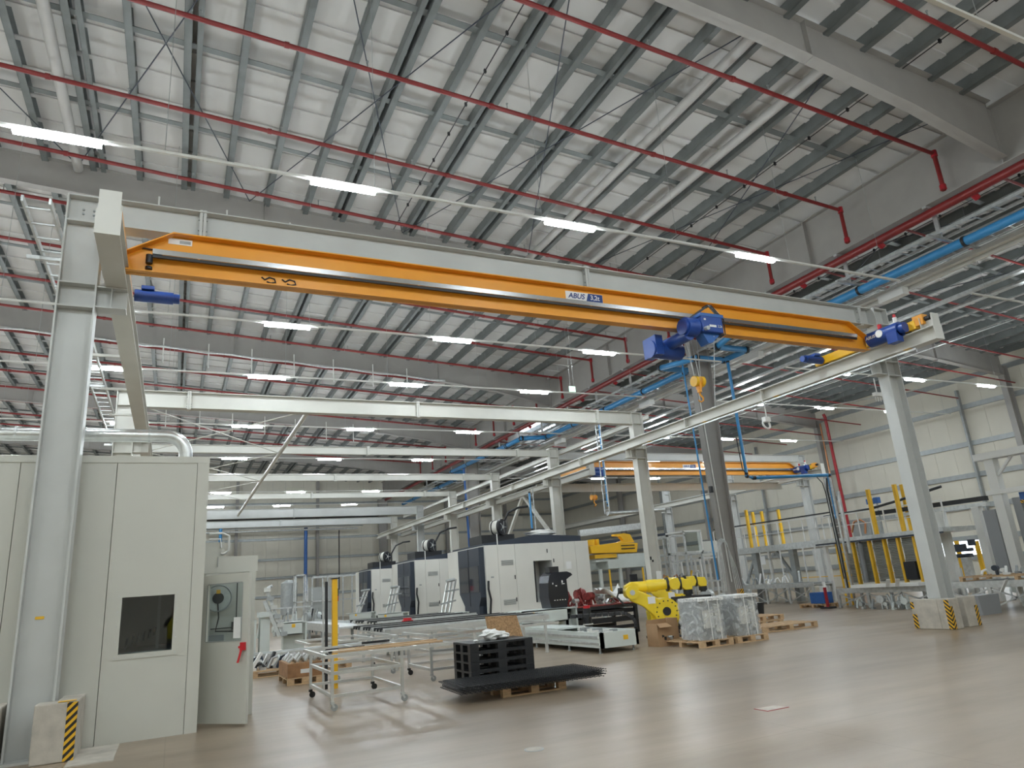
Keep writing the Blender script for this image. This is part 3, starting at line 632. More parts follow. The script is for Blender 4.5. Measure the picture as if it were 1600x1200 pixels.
MB().tube([(9.83, 11.08, 5.30), (9.83, 11.08, 5.23), (9.90, 11.08, 5.17), (9.89, 11.08, 5.10), (9.82, 11.08, 5.07), (9.76, 11.08, 5.11)], .022, 8, r1=.012).build('hook', 'orange', hk)
tag(MB().tube([(10.02, 10.6, 6.4), (10.02, 10.85, 5.2), (10.02, 10.9, 4.9)], .008, 5).build('rope_tail', 'galv2'), 'thin loose rope beside the hook block', 'rope')
#--- second crane in the right bay
b2 = bridge(17.75, 32.6, 29.6, 'smaller orange overhead crane far behind the first, right of centre', near=False)
sign(b2, 24.3, 29.588, 7.12, .95)
MB().box(18.1, 29.0, 6.5, 18.9, 29.4, 6.95).cyl((17.9, 29.1, 6.7), (18.8, 29.1, 6.7), .2, 14).build('hoist', 'blue', b2)
hk2 = thing('hook_block', 'small orange hook block hanging below the far crane', 'hook', (18.1, 28.9, 5.3))
MB().cyl((17.95, 28.9, 5.45), (18.03, 28.9, 5.45), .13, 14).cyl((18.15, 28.9, 5.45), (18.23, 28.9, 5.45), .13, 14).build('pulley', 'orange', hk2)
MB().cyl((18.0, 28.9, 5.5), (18.0, 28.9, 6.6), .008, 5).cyl((18.2, 28.9, 5.5), (18.2, 28.9, 6.6), .008, 5).build('hoist_rope', 'galv', hk2)
MB().tube([(18.09, 28.9, 5.4), (18.09, 28.9, 5.2), (18.2, 28.9, 5.1), (18.1, 28.9, 5.02)], .03, 8).build('hook', 'orange', hk2)
runway(17.6, 28.0, 60, 'left runway beam of the far crane', 'crane_cream')
runway(32.9, 28.0, 60, 'right runway beam of the far crane ending near the tall mast', 'crane_cream')
tag(MB().ib((16.4, 29.9, 7.67), (33.2, 29.9, 7.67), .4, .2).build('cross_beam', 'crane_steel'), 'grey cross beam above the far orange crane', 'beam', 'far bay beams')
tag(MB().ib((16.4, 31.5, 6.3), (33.2, 31.5, 6.3), .42, .2).build('cross_beam', 'crane_cream'), 'cream beam below the far orange crane', 'beam', 'far bay beams')
for i, y in enumerate((30.0, 36.2, 43.2)):
    crane_col(33.5, y, 'pale crane column of the far crane, %s from the front' % ['first', 'second', 'third'][i], side=-1)
# ------------------------------------------------------------------ concrete blocks at the column feet
def block(name, lab, parts, tapes):
    b = MB()
    for p in parts: b.box(*p)
    o = tag(b.build('impact_block', 'concrete', bevel=.018), lab, 'concrete block')
    for p in tapes: MB().box(*p).build('hazard_tape', 'hazard', o)
    return o
block('', 'concrete block right of the left foreground column, hazard tape on its corner', [(-1.46, 10.82, 0, -1.0, 11.12, .68), (-1.26, 11.12, 0, -1.0, 11.88, .68)], [(-1.115, 10.814, .01, -1.0, 10.82, .67)])
tag(MB().box(-1.22, 10.82, .682, -1.03, 10.95, .686).build('yellow_tape', 'postyellow'), 'bright yellow tape strip lying on top of the left concrete block', 'tape')
block('', 'plain concrete block at the very left edge', [(-2.3, 10.82, 0, -1.84, 11.12, .68), (-2.3, 11.12, 0, -1.84, 11.88, .68)], [])
block('', 'concrete block on the inner side of the right column with crossed hazard tapes', [(15.70, 10.72, 0, 16.05, 11.0, .66), (15.70, 11.0, 0, 15.90, 11.66, .66)],
      [(15.694, 10.72, .01, 15.70, 10.83, .64), (15.70, 10.714, .01, 15.8, 10.72, .5), (15.694, 11.55, .02, 15.70, 11.66, .33), (15.694, 11.58, .45, 15.70, 11.66, .60)])
block('', 'concrete block on the outer side of the right column with one hazard tape', [(16.36, 10.8, 0, 16.80, 11.0, .66), (16.52, 11.0, 0, 16.80, 11.7, .66)], [(16.69, 10.794, .01, 16.80, 10.80, .45)])
tag(MB().box(-1.05, 10.4, 0.0, -.55, 11.62, .012).build('floor_plate', 'concrete'), 'pale patch of new concrete at the foot of the left column', 'patch')

o = tag(MB().box(6.45, 6.95, 0, 6.80, 7.18, .004).build('floor_marker', 'redvalve'), 'small white floor plate with a red outline, right foreground', 'floor plate')
MB().box(6.465, 6.965, .003, 6.785, 7.165, .006).build('plate_face', 'concrete', o)
o = tag(MB().cyl((3.48, 7.23, 0), (3.48, 7.23, .004), .105, 24).build('floor_cover', 'galv'), 'small round cover set in the floor at bottom centre', 'floor cover')
MB().cyl((3.48, 7.23, .003), (3.48, 7.23, .006), .085, 24).build('cover_face', 'concrete', o)
# ------------------------------------------------------------------ white booth on the left
bo = thing('inspection_booth', 'tall cream panel booth at left with a dark window', 'booth', (-3, 11.7, 0))
WX0, WX1, WZ0, WZ1 = -.66, .01, 1.13, 1.89; YF = 11.68; HB = 3.92
def wallpanel(x0, x1): return MB().box(x0+.004, YF, 0, x1-.004, YF+.08, HB-.1)
for x0, x1 in ((-6.6, -5.45), (-5.45, -4.3), (-4.3, -3.2), (-3.2, -2.05), (-2.05, -.86)): wallpanel(x0, x1).build('wall_panel', 'panel', bo)
MB().box(-.856, YF, 0, WX0, YF+.08, HB-.1).box(WX1, YF, 0, .22, YF+.08, HB-.1).box(WX0, YF, 0, WX1, YF+.08, WZ0).box(WX0, YF, WZ1, WX1, YF+.08, HB-.1).build('wall_panel', 'panel', bo)
MB().box(.225, YF-.012, 0, .39, YF+.08, HB-.1).build('corner_trim', 'panel', bo)
MB().box(-6.6, YF-.015, HB-.1, .395, YF+.09, HB).build('top_trim', 'panel', bo)
MB().box(.31, YF+.08, 0, .39, YF+3.6, HB).box(-6.6, YF+3.6, 0, .39, YF+3.7, HB).box(-6.6, YF+.08, 0, -6.5, YF+3.6, HB).build('rear_wall', 'panel', bo)
MB().box(-6.6, YF+.08, HB-.06, .31, YF+3.6, HB-.0).build('booth_roof', 'panel', bo)
fr = MB().box(WX0-.09, YF-.012, WZ0-.07, WX0, YF, WZ1+.05).box(WX1, YF-.012, WZ0-.07, WX1+.08, YF, WZ1+.05).box(WX0, YF-.012, WZ0-.07, WX1, YF, WZ0).box(WX0, YF-.012, WZ1, WX1, YF, WZ1+.05)
wf = fr.build('window_frame', 'panel', bo)
MB().box(WX0, YF+.01, WZ0, WX1, YF+.016, WZ1).build('window_pane', 'glass', wf)
sc = MB()
for x in (-.70, -.45, -.2, .05):
    for z in (WZ0-.035, WZ1+.025): sc.cyl((x, YF-.02, z), (x, YF-.01, z), .008, 8)
for z in (1.3, 1.5, 1.7):
    for x in (-.705, .05): sc.cyl((x, YF-.02, z), (x, YF-.01, z), .008, 8)
sc.build('screw', 'galv2', wf)
# things inside the booth
cl = MB()
for k in range(6): cl.bar((-.62+.07*k, YF+.9+.25*k, 1.16+.025*k), (-.60+.07*k, YF+.9+.25*k, 1.32+.02*k), .03, .03)
tag(cl.build('clamp_row', 'black'), 'row of small black clamps seen inside the booth window', 'clamps')
tag(MB().box(-.9, YF+.6, .9, .25, YF+2.6, 1.12).build('inner_table', 'galv'), 'grey bench inside the booth behind the dark window', 'bench')
tag(MB().box(-.22, YF+1.2, 1.12, -.18, YF+1.25, 2.6).build('inner_post', 'whitepaint'), 'thin white post inside the booth window', 'post')
# duct on top
d = [(-3.6, 12.5, 4.40), (-.25, 12.5, 4.42)]
for k in range(1, 7): a = k*math.pi/12; d.append((-.25+.3*math.sin(a), 12.5, 4.12+.3*math.cos(a)))
d.append((.05, 12.5, 3.93))
du = tag(MB().tube(d, .105, 20).build('air_duct', 'zinc'), 'silver round ventilation duct with an elbow on top of the booth', 'duct')
for x in (-3.2, -2.3, -1.4, -.5): MB().cyl((x-.015, 12.5, 4.42), (x+.015, 12.5, 4.42), .113, 20).build('duct_collar', 'galv2', du)
MB().cyl((-1.55, 12.4, 3.92), (-1.5, 12.4, 4.35), .012, 6).cyl((-1.4, 12.4, 3.92), (-1.46, 12.4, 4.35), .012, 6).build('duct_stand', 'galv', du)
# lower annex with open door
an = thing('booth_annex', 'lower cream annex behind the open door, right of the booth', 'booth', (.8, 13, 0))
MB().box(.40, 12.78, 2.2, 1.25, 12.84, 2.46).build('header_panel', 'panel', an)
MB().box(1.12, 12.74, 0, 1.22, 12.84, 2.2).build('door_jamb', 'panel', an)
MB().box(.40, 12.84, 0, .46, 14.9, 2.46).box(.4, 14.9, 0, 1.22, 14.96, 2.46).box(1.16, 12.84, 0, 1.22, 14.9, 2.46).build('side_wall', 'panel', an)
MB().box(.62, 12.74, 2.3, .63, 12.78, 2.46).build('joint', 'galv', an)
wb = thing('wall_cabinet', 'small cream cabinet with white pipe bends on top of the annex', 'cabinet', (.7, 13.6, 2.46))
MB().box(.44, 13.4, 2.46, .75, 13.9, 2.75).build('body', 'panel', wb)
MB().tube([(.5, 13.38, 2.9), (.72, 13.38, 2.9), (.82, 13.38, 2.85), (.82, 13.38, 2.6), (.75, 13.38, 2.55), (.7, 13.38, 2.55)], .02, 8).tube([(.5, 13.38, 2.8), (.68, 13.38, 2.8), (.7, 13.38, 2.65)], .015, 8).build('pipe_bend', 'whitepaint', wb)
# the door leaf
A = Vector((.42, 12.32, 0)); Bv = Vector((1.045, 11.62, 0)); dd = (Bv-A); Lw = dd.length; dd.normalize(); nn = Vector((dd.y, -dd.x, 0))
if nn.y > 0: nn = -nn
def P(u, z, o=0): return A+dd*u+nn*o+Vector((0, 0, z))
dr = thing('booth_door', 'open cream door with a large glass panel, left of the tables', 'door', tuple(A))
def slab(u0, u1, z0, z1, o0=-.02, o1=.02): 
    return [P(u0, z0, o0), P(u1, z0, o0), P(u1, z1, o0), P(u0, z1, o0)]
lf = MB()
gu0, gu1, gz0, gz1 = .12, Lw-.13, 1.17, 2.0
for (a, c, e, f) in ((0, gu0, .03, 2.14), (gu1, Lw, .03, 2.14), (gu0, gu1, .03, gz0), (gu0, gu1, gz1, 2.14)):
    lf.prism(slab(a, c, e, f), nn*.05)
lf.build('door_leaf', 'panel', dr)
MB().prism(slab(gu0, gu1, gz0, gz1, 0), nn*.006).build('door_pane', 'glass', dr)
gk = MB()
for (a, c, e, f) in ((gu0-.012, gu0, gz0, gz1), (gu1, gu1+.012, gz0, gz1), (gu0, gu1, gz0-.012, gz0), (gu0, gu1, gz1, gz1+.012)): gk.prism(slab(a, c, e, f, .031), nn*.004)
gk.build('gasket', 'galv', dr)
hg = MB()
for z in (.18, .72, 1.25, 1.95): hg.prism(slab(-.03, .02, z-.035, z+.035, .02), nn*.03)
hg.build('hinge', 'black', dr)
MB().prism(slab(Lw-.10, Lw-.03, 1.03, 1.14, .03), nn*.05).prism(slab(Lw-.13, Lw-.10, 1.06, 1.09, .05), nn*.03).build('lock_switch', 'red', dr, label='red safety lock on the door edge')
MB().prism([P(Lw-.09, 1.03, .08), P(Lw-.05, 1.03, .08), P(Lw-.09, .86, .10), P(Lw-.13, .86, .10)], nn*.004).build('lock_tag', 'red', dr, label='red tag hanging from the lock')
MB().prism(slab(gu1-.17, gu1-.03, 1.2, 1.5, .01), nn*.002).build('notice', 'labelwhite', dr, label='white notice behind the door glass')
# hose reel seen through the door glass
rc = Vector((.64, 12.52, 1.80)); nn0 = nn; nn = Vector((0, -1, 0)); dd0 = dd; dd = Vector((1, 0, 0))
hr = thing('hose_reel', 'round grey hose reel with black centre seen through the door glass', 'hose reel', tuple(rc))
MB().cyl(rc, rc-nn*.05, .21, 28).build('reel_disc', 'galv2', hr); MB().tube([rc+nn*.01+(dd*math.cos(a)+Vector((0, 0, math.sin(a))))*.2 for a in [k*math.pi/14 for k in range(29)]], .012, 6).build('reel_rim', 'galv', hr)
MB().cyl(rc+nn*.03, rc, .085, 20).build('reel_hub', 'black', hr)
MB().prism([rc+nn*.035+dd*-.03+Vector((0, 0, .07)), rc+nn*.035+dd*.03+Vector((0, 0, .07)), rc+nn*.035+dd*.03+Vector((0, 0, .13)), rc+nn*.035+dd*-.03+Vector((0, 0, .13))], nn*.003).build('reel_label', 'postyellow', hr)
MB().tube([rc+Vector((0, 0, -.08))+nn*.02, rc+Vector((0, 0, -.3))+dd*.02, rc+Vector((0, 0, -.5))-dd*.02, rc+Vector((0, 0, -.52))+dd*.25, rc+Vector((0, 0, -.45))+dd*.28], .011, 6).build('hose', 'black', hr)
nn = nn0; dd = dd0
MB().box(.46, 12.66, .85, 1.12, 12.69, 2.18).build('inner_panel', 'panel', an)
MB().box(.92, 12.6, 1.2, .935, 12.615, 2.1).box(.55, 12.6, 1.33, .92, 12.615, 1.345).box(.86, 12.58, 1.3, .97, 12.63, 1.42).build('inner_pipe', 'black', an)
MB().box(.5, 12.55, 1.14, .75, 12.65, 1.24).build('inner_box', 'purpglass', an)

# ------------------------------------------------------------------ small items on structure: exit sign, antennas
ex = thing('exit_sign', 'small green emergency exit sign hanging from a lamp track', 'sign', (12.05, 19.9, 8.0))
MB().box(11.93, 19.88, 7.9, 12.17, 19.92, 8.1).build('sign_box', 'green', ex)
MB().cyl((11.98, 19.9, 8.1), (11.98, 19.9, ZR(12)), .005, 4).cyl((12.12, 19.9, 8.1), (12.12, 19.9, ZR(12)), .005, 4).build('suspension_wire', 'galv', ex)
o = thing('hanging_camera', 'white ring shaped device hanging under the runway beam', 'camera', (15.6, 14.95, 5.75))
MB().cyl((15.6, 14.9, 5.85), (15.6, 14.9, 6.4), .02, 8).build('stem', 'white', o)
MB().box(15.5, 14.85, 5.75, 15.7, 15.0, 5.9).build('housing', 'white', o)
MB().tube([(15.6+.13*math.cos(a), 14.95+.03*math.sin(a), 5.68+.13*math.sin(a)) for a in [math.pi*k/8+math.pi*.8 for k in range(12)]], .03, 8).build('ring', 'white', o)
o = tag(MB().cyl((15.6, 14.9, 5.88), (19.6, 12.8, 6.35), .02, 8).build('support_tube', 'galv2'), 'thin silver tube rising right from the white ring device', 'tube')
p = at(1371, 618, Y=12.6)
o = thing('wall_antenna', 'white antenna box with short rods left of the near right column', 'antenna', tuple(p))
b = MB().box(p.x-.14, p.y-.05, p.z-.02, p.x+.14, p.y+.05, p.z+.08); b.build('housing', 'white', o)
b = MB()
for k in (-.1, 0, .1): b.cyl((p.x+k, p.y, p.z-.02), (p.x+k, p.y, p.z-.17), .012, 6)
b.cyl((p.x, p.y, p.z+.08), (p.x, p.y, p.z+.5), .015, 6); b.build('rod', 'white', o)

# ================================================================== floor objects
# ---- milling machines
def machine(label, full=True):
    t = thing('milling_machine', label, 'machine', (11, 26, 0), 'white milling machines with dark glass bays')
    z0, z1 = .52, 3.26
    # front cabinet with door opening (front faces the camera)
    f = MB()
    px = [11.0, 11.55, 12.3, 13.1]
    f.box(11.0, 26.0, z0, 11.545, 26.06, z1).box(11.555, 26.0, z0, 12.295, 26.06, z1).box(12.305, 26.0, z0, 13.1, 26.06, z1)
    f.box(13.1, 26.0, 2.55, 13.95, 26.06, z1).box(13.1, 26.0, z0, 13.95, 26.06, .95)
    f.box(13.955, 26.0, z0, 14.5, 26.06, z1).box(14.51, 26.0, z0, 15.1, 26.06, z1).box(15.11, 26.0, z0, 15.75, 26.06, z1)
    f.build('front_panel', 'machine', t)
    b = MB().box(11.0, 26.07, z0, 12.9, 26.12, z1-.01).box(11.3, 28.4, z0, 11.36, 30.3, z1-.02).box(11.36, 30.2, z0, 15.7, 30.3, z1).box(15.65, 26.07, z0, 15.74, 30.3, z1).box(11.3, 26.1, z1-.05, 15.7, 30.3, z1-.01)
    b.box(13.05, 26.1, .9, 13.12, 27.2, 2.6).box(13.95, 26.1, .9, 14.0, 27.2, 2.6).box(13.1, 27.2, .9, 13.95, 27.25, 2.6); b.build('housing', 'machgrey', t)
    MB().box(13.12, 26.01, .95, 13.17, 26.07, 2.55).box(13.17, 26.3, .95, 13.2, 26.9, 2.5).build('door_seal', 'black', t)
    MB().box(13.1, 26.1, .86, 13.95, 27.2, .92).build('inner_floor', 'galv', t)
    # left side white part
    MB().box(11.0, 28.45, z0, 11.3, 30.3, z1).box(11.0, 26.06, z1-.03, 11.3, 28.45, z1).build('side_panel', 'machine', t)
    # dark glass bay, narrowing at the bottom, standing proud of the side
    prof = [(26.12, z1-.05), (28.42, z1-.05), (28.42, z0), (27.3, z0), (26.9, .95), (26.9, 1.15), (26.12, 1.55)]
    prof = [(26.12, 3.2), (28.42, 3.2), (28.42, 1.45), (27.9, .98), (27.9, .55), (26.35, .55), (26.35, .98), (26.12, 1.3)]
    bay = MB().prism([(10.78, p[0], p[1]) for p in prof], (.5, 0, 0)).build('glass_bay', 'slate', t)
    for y0, y1 in ((26.22, 27.2), (27.32, 28.3)):
        MB().box(10.765, y0, 1.5, 10.78, y1, 2.5).build('bay_window', 'glassdark', bay)
    MB().box(10.77, 27.24, .98, 10.785, 27.28, 3.2).build('bay_joint', 'black', bay)
    MB().box(11.0, 26.05, .18, 15.7, 30.2, z0).build('machine_bed', 'black', t)
    MB().box(11.1, 26.2, 0, 11.4, 26.5, .18).box(15.2, 26.2, 0, 15.5, 26.5, .18).box(11.1, 29.8, 0, 11.4, 30.1, .18).box(15.2, 29.8, 0, 15.5, 30.1, .18).build('machine_foot', 'black', t)
    for zb in (2.45, .95+.0):
        v = MB()
        for k in range(6): v.box(11.68, 25.985, zb+k*.035, 12.2, 26.0, zb+k*.035+.018)
        v.build('air_vent', 'galv', t)
    k = MB()
    for x, z in ((12.22, 1.9), (12.22, 1.05), (13.75, 2.85), (14.02, 2.45)): k.box(x, 25.98, z, x+.035, 26.0, z+.15)
    k.build('latch', 'black', t)
    MB().box(14.6, 25.985, 2.15, 14.85, 26.0, 2.45).build('paper_notice', 'labelwhite', t)
    MB().box(11.2, 25.99, 2.0, 11.32, 26.0, 2.06).build('emblem', 'galv', t)
    MB().tube([(11.05, 25.93, 1.9), (11.02, 25.9, 1.6), (11.1, 25.9, 1.2), (11.05, 25.93, .6)], .045, 8).build('cable_hose', 'black', t)
    MB().cyl((11.55, 25.97, 3.26), (11.55, 25.97, 3.7), .022, 8).build('thin_post', 'whitepaint', t)
    # top gear
    MB().prism([(11.1, 26.3, 3.26), (15.6, 26.3, 3.26), (15.6, 26.3, 3.5), (13.4, 26.3, 3.62), (11.8, 26.3, 3.42), (11.1, 26.3, 3.35)], (0, 3.6, 0)).build('roof_cover', 'slate', t)
    MB().box(11.4, 27.2, 3.4, 12.9, 28.6, 3.75).build('fan_base', 'black', t)
    ax_ = Vector((.55, -.83, 0)).normalized(); c_ = Vector((12.35, 27.1, 4.05)); fn = MB().cyl(c_-ax_*.5, c_-ax_*.12, .29, 22).build('fan_housing', 'machine', t)
    ax = Vector((.55, -.83, 0)).normalized()
    c = Vector((12.35, 27.1, 4.05))
    MB().cyl(c, c-ax*.12, .33, 22).cyl(c-ax*.38, c-ax*.43, .31, 22).build('fan_rim', 'black', fn)
    MB().cyl(c+ax*.02, c, .26, 22).build('fan_disc', 'blackgloss', fn)
    MB().cyl(c+ax*.03, c+ax*.02, .07, 12).build('fan_hub', 'white', fn)
    bl = MB()
    for k in range(5):
        a = k*math.pi/2.5; u = Vector((-ax.y, ax.x, 0)); bl.bar(c+ax*.025, c+ax*.025+(u*math.cos(a)+Vector((0, 0, math.sin(a))))*.25, .03, .01, up=ax)
    bl.build('fan_guard', 'galv', fn)
    MB().tube([(13.0, 28.5, 3.4), (13.0, 28.5, 4.3), (13.3, 28.5, 4.8), (13.8, 28.5, 5.0), (14.3, 28.5, 5.05)], .05, 8).build('supply_hose', 'black', t)
    return t
m1 = machine('nearest white milling machine with an open cabinet door, in mid picture')
dup(m1, (11, 35.2, 0), 'second white milling machine, just left of the nearest one', group='white milling machines with dark glass bays')
dup(m1, (11, 44.2, 0), 'farthest of the three white milling machines, smallest, at left', group='white milling machines with dark glass bays')
o = tag(MB().lump((14.0, 27, 3.72), (.7, .5, .14), 3).build('plastic_bundle', 'bag'), 'white plastic bundle lying on top of the nearest milling machine', 'plastic sheet')

# ---- pale green-grey casting blocks with tilted arms in front of the machines
def cblock(x, y, lab, L=1.75, w=.9, tall=.9):
    t = thing('casting_block', lab, 'casting', (x, y, 0), 'pale castings on the conveyor beds')
    MB().box(x, y-.05, tall-.36, x+L*.8, y+w, tall-.33).box(x, y-.05, tall-.36, x+L*.8, y, tall).box(x, y-.05, tall-.03, x+L, y+w, tall).box(x+L-.05, y, tall-.6, x+L, y+w, tall).box(x+L*.15, y+.3, .3, x+L-.03, y+w, tall-.34).build('body', 'palegrey', t)
    MB().box(x+.3, y-.054, tall-.15, x+.4, y-.051, tall-.05).build('sticker', 'postyellow', t)
    return t
def arms(x, y, z, lab, n=3, hgt=1.1, lean=.35):
    t = thing('profile_fixture', lab, 'fixture', (x, y, z), 'tilted profile fixtures')
    for k in range(n): MB().bar((x+k*.16, y, z), (x+k*.16+lean, y+.1, z+hgt), .07, .07).build('arm', 'alu', t)
    MB().bar((x-.05, y-.06, z+.35), (x+n*.16+.1, y-.06, z+.45), .04, .06).bar((x+.15, y-.06, z+.8), (x+n*.16+.25, y-.06, z+.85), .04, .06).build('cross_bar', 'galv', t)
    MB().cyl((x+.2, y-.1, z+hgt*.95), (x+.2+lean, y-.1, z+hgt*.98), .06, 8).build('clamp', 'galv', t)
    return t
cblock(9.0, 18.9, 'nearest pale casting block carrying the black console', 1.85, 1.0, .92)
cblock(8.75, 26.4, 'pale casting block in front of the nearest milling machine', 1.6, .8, .82)
cblock(8.6, 33.5, 'pale casting block in front of the second milling machine', 1.5, .8, .84)
cblock(8.7, 40, 'farthest pale casting block, at the third machine', 1.5, .8, .84)
arms(9.35, 26.7, .82, 'tilted silver profile arms on the casting before the nearest machine', 3, 1.25)
arms(9.1, 33.8, .84, 'tilted silver profile arms on the casting before the second machine', 3, 1.2)
arms(9.2, 40.3, .84, 'tilted silver profile arms on the farthest casting', 2, 1.2, .5)
# left casting with long leaning arm
cblock(2.95, 22.9, 'pale casting block at far left beside the open door', .75, .8, 1.08)
t = thing('casting_stand', 'tall pale casting stand left of the leaning lattice arm', 'casting', (2.3, 22.5, 0))
MB().box(2.3, 22.3, 0, 2.56, 22.8, 1.32).box(2.25, 22.2, 1.3, 2.68, 22.8, 1.44).box(2.02, 22.4, 0, 2.2, 22.9, 1.25).build('body', 'palegrey', t)
t = thing('leaning_arm', 'cluttered silver arm leaning diagonally above the left casting', 'fixture', (2.9, 22.2, 0))
MB().bar((2.95, 22.2, .75), (2.45, 22.3, 2.05), .1, .08).bar((2.82, 22.15, .75), (2.4, 22.3, 1.75), .1, .1).build('arm', 'galv2', t)
for k in range(6):
    p = Vector((2.92, 22.1, .8)).lerp(Vector((2.45, 22.2, 2.05)), k/5.0); MB().box(p.x-.09, p.y-.08, p.z-.05, p.x+.09, p.y+.02, p.z+.06).build('clamp', 'alu' if k % 2 else 'galv', t)
for k in range(3): MB().cyl((2.38+k*.04, 22.2, 2.0+k*.05), (2.5+k*.04, 22.15, 2.06+k*.05), .04, 8).build('roller', 'galv2', t)

# ---- black console on the near casting
t = thing('control_console', 'tall black operator console with a rounded top, in front of the machine', 'console', (10.4, 19.4, .92))
sec = [(10.18, .92), (10.12, 1.25), (10.14, 1.65), (10.2, 1.86), (10.32, 1.95), (10.82, 1.95), (10.95, 1.9), (11.0, 1.84), (10.88, 1.78), (10.78, 1.72), (10.8, 1.2), (10.72, .92)]
MB().prism([(p[0], 19.25, p[1]) for p in sec], (0, .6, 0)).build('console_body', 'blackgloss', t)
MB().box(10.3, 19.4, 1.95, 10.62, 19.7, 2.12).build('console_neck', 'black', t)
lb = MB().box(10.28, 19.245, 1.6, 10.31, 19.25, 1.65).box(10.38, 19.245, 1.54, 10.43, 19.25, 1.57).box(10.6, 19.245, 1.63, 10.64, 19.25, 1.70).box(10.6, 19.245, 1.59, 10.70, 19.25, 1.61)
for k in range(5): lb.box(10.3+.09*k, 19.245, 1.13, 10.34+.09*k, 19.25, 1.15)
lb.build('console_label', 'labelwhite', t)

# ---- long pale bed on the floor, right of the pallets
t = thing('conveyor_bed', 'long low pale grey machine bed on the floor behind the black pallets', 'machine bed', (9.4, 17, 0))
MB().box(8.95, 14.6, .12, 9.02, 24, .46).box(9.9, 14.6, .12, 9.97, 24, .46).box(8.95, 14.6, .12, 9.97, 14.68, .46).box(9.02, 14.68, .14, 9.9, 24, .2).box(10.02, 14.9, .12, 10.14, 24, .44).build('bed_frame', 'palegrey', t)
MB().box(8.93, 14.75, .2, 8.95, 24, .24).box(8.93, 14.75, .33, 8.95, 24, .38).build('guide_rail', 'galv2', t)
MB().box(9.55, 14.594, .26, 9.68, 14.6, .36).build('sticker', 'postyellow', t)
MB().box(9.0, 16.9, .46, 9.9, 24, .5).build('bed_cover', 'palegrey', t)
for y in (14.75, 16.2, 18, 20, 22.5):
    for x in (8.98, 9.9): MB().cyl((x, y, 0), (x, y, .12), .025, 8).cyl((x, y, 0), (x, y, .015), .05, 10).build('leveling_foot', 'galv', t)
rd = random.Random(3)
for k in range(16):
    x = 9.1+.75*rd.random(); y = 14.8+.12*k; MB().box(x-.12, y-.03, .2, x+.12, y+.05, .42+.08*rd.random()).build('gripper_block', 'galv' if k % 3 else 'machine', t)
# black post with red top and black table
t = thing('black_post', 'short black post with a red top at the right end of the near casting', 'post', (11.0, 18.6, 0))
MB().cyl((11.0, 18.6, 0), (11.0, 18.6, .86), .12, 14).build('post_body', 'black', t); MB().cyl((11.0, 18.6, .86), (11.0, 18.6, .93), .10, 14).build('post_top', 'red', t); MB().cyl((11.0, 18.6, .4), (11.0, 18.6, .43), .15, 14).build('post_ring', 'white', t)
def frame_table(name, lab, cat, x0, x1, y0, y1, zt, m='black', th=.08, group=None, low=.15, legs=4):
    t = thing(name, lab, cat, ((x0+x1)/2, (y0+y1)/2, 0), group)
    MB().box(x0, y0, zt-th, x1, y0+th, zt).box(x0, y1-th, zt-th, x1, y1, zt).box(x0, y0+th, zt-th, x0+th, y1-th, zt).box(x1-th, y0+th, zt-th, x1, y1-th, zt).build('top_frame', m, t)
    n = legs//2
    for k in range(n):
        x = x0+(x1-x0-th)*k/(n-1)
        for y in (y0, y1-th): MB().box(x, y, 0, x+th, y+th, zt-th).build('leg', m, t)
    if low: MB().box(x0+th, y0+.01, low, x1-th, y0+th-.01, low+th).box(x0+th, y1-th+.01, low, x1-th, y1-.01, low+th).build('stretcher', m, t)
    return t
bt = frame_table('tooling_table', 'black steel table loaded with dark red gripper tooling', 'table', 10.6, 13.2, 19.2, 20.6, .86, 'black', .1)
MB().box(10.7, 19.3, .6, 13.1, 20.5, .72).box(10.7, 19.3, .35, 13.1, 19.4, .5).build('beam', 'black', bt)
MB().box(10.6, 19.2, .86, 13.2, 20.6, .89).build('table_plate', 'redmetal', bt)
def junk(name, lab, cat, c, size, n, mats, seed, group=None):
    t = thing(name, lab, cat, c, group); rd = random.Random(seed)
    for k in range(n):
        x = c[0]+rd.uniform(-.5, .5)*size[0]; y = c[1]+rd.uniform(-.5, .5)*size[1]; z = c[2]; h = size[2]*rd.uniform(.35, 1)
        b = MB(); q = rd.random()
        if q < .35: b.cyl((x-.09, y, z+h*.6), (x+.1, y+.05, z+h*.6), h*.25, 12).box(x-.03, y-.03, z, x+.03, y+.03, z+h*.5)
        elif q < .7: b.bar((x-.14, y, z+.03), (x+.1*rd.random(), y+.08, z+h), .06, .07).box(x-.16, y-.05, z, x-.02, y+.05, z+.06)
        else: b.tube([(x-.15, y, z+.03), (x-.05, y+.02, z+h*.8), (x+.08, y, z+h), (x+.18, y-.03, z+.04)], .035, 8)
        b.build('component', mats[k % len(mats)], t)
    return t
junk('gripper_parts', 'cluster of dark red cast gripper parts on the black table', 'gripper parts', (11.35, 19.7, .89), (1.2, .6, .62), 18, ['redmetal', 'redmetal', 'galv2', 'redmetal'], 5)
junk('gripper_parts', 'low tooling parts at the right end of the black table by the robot', 'gripper parts', (12.65, 19.7, .89), (1.0, .6, .3), 12, ['redmetal', 'galv', 'galv2'], 9)
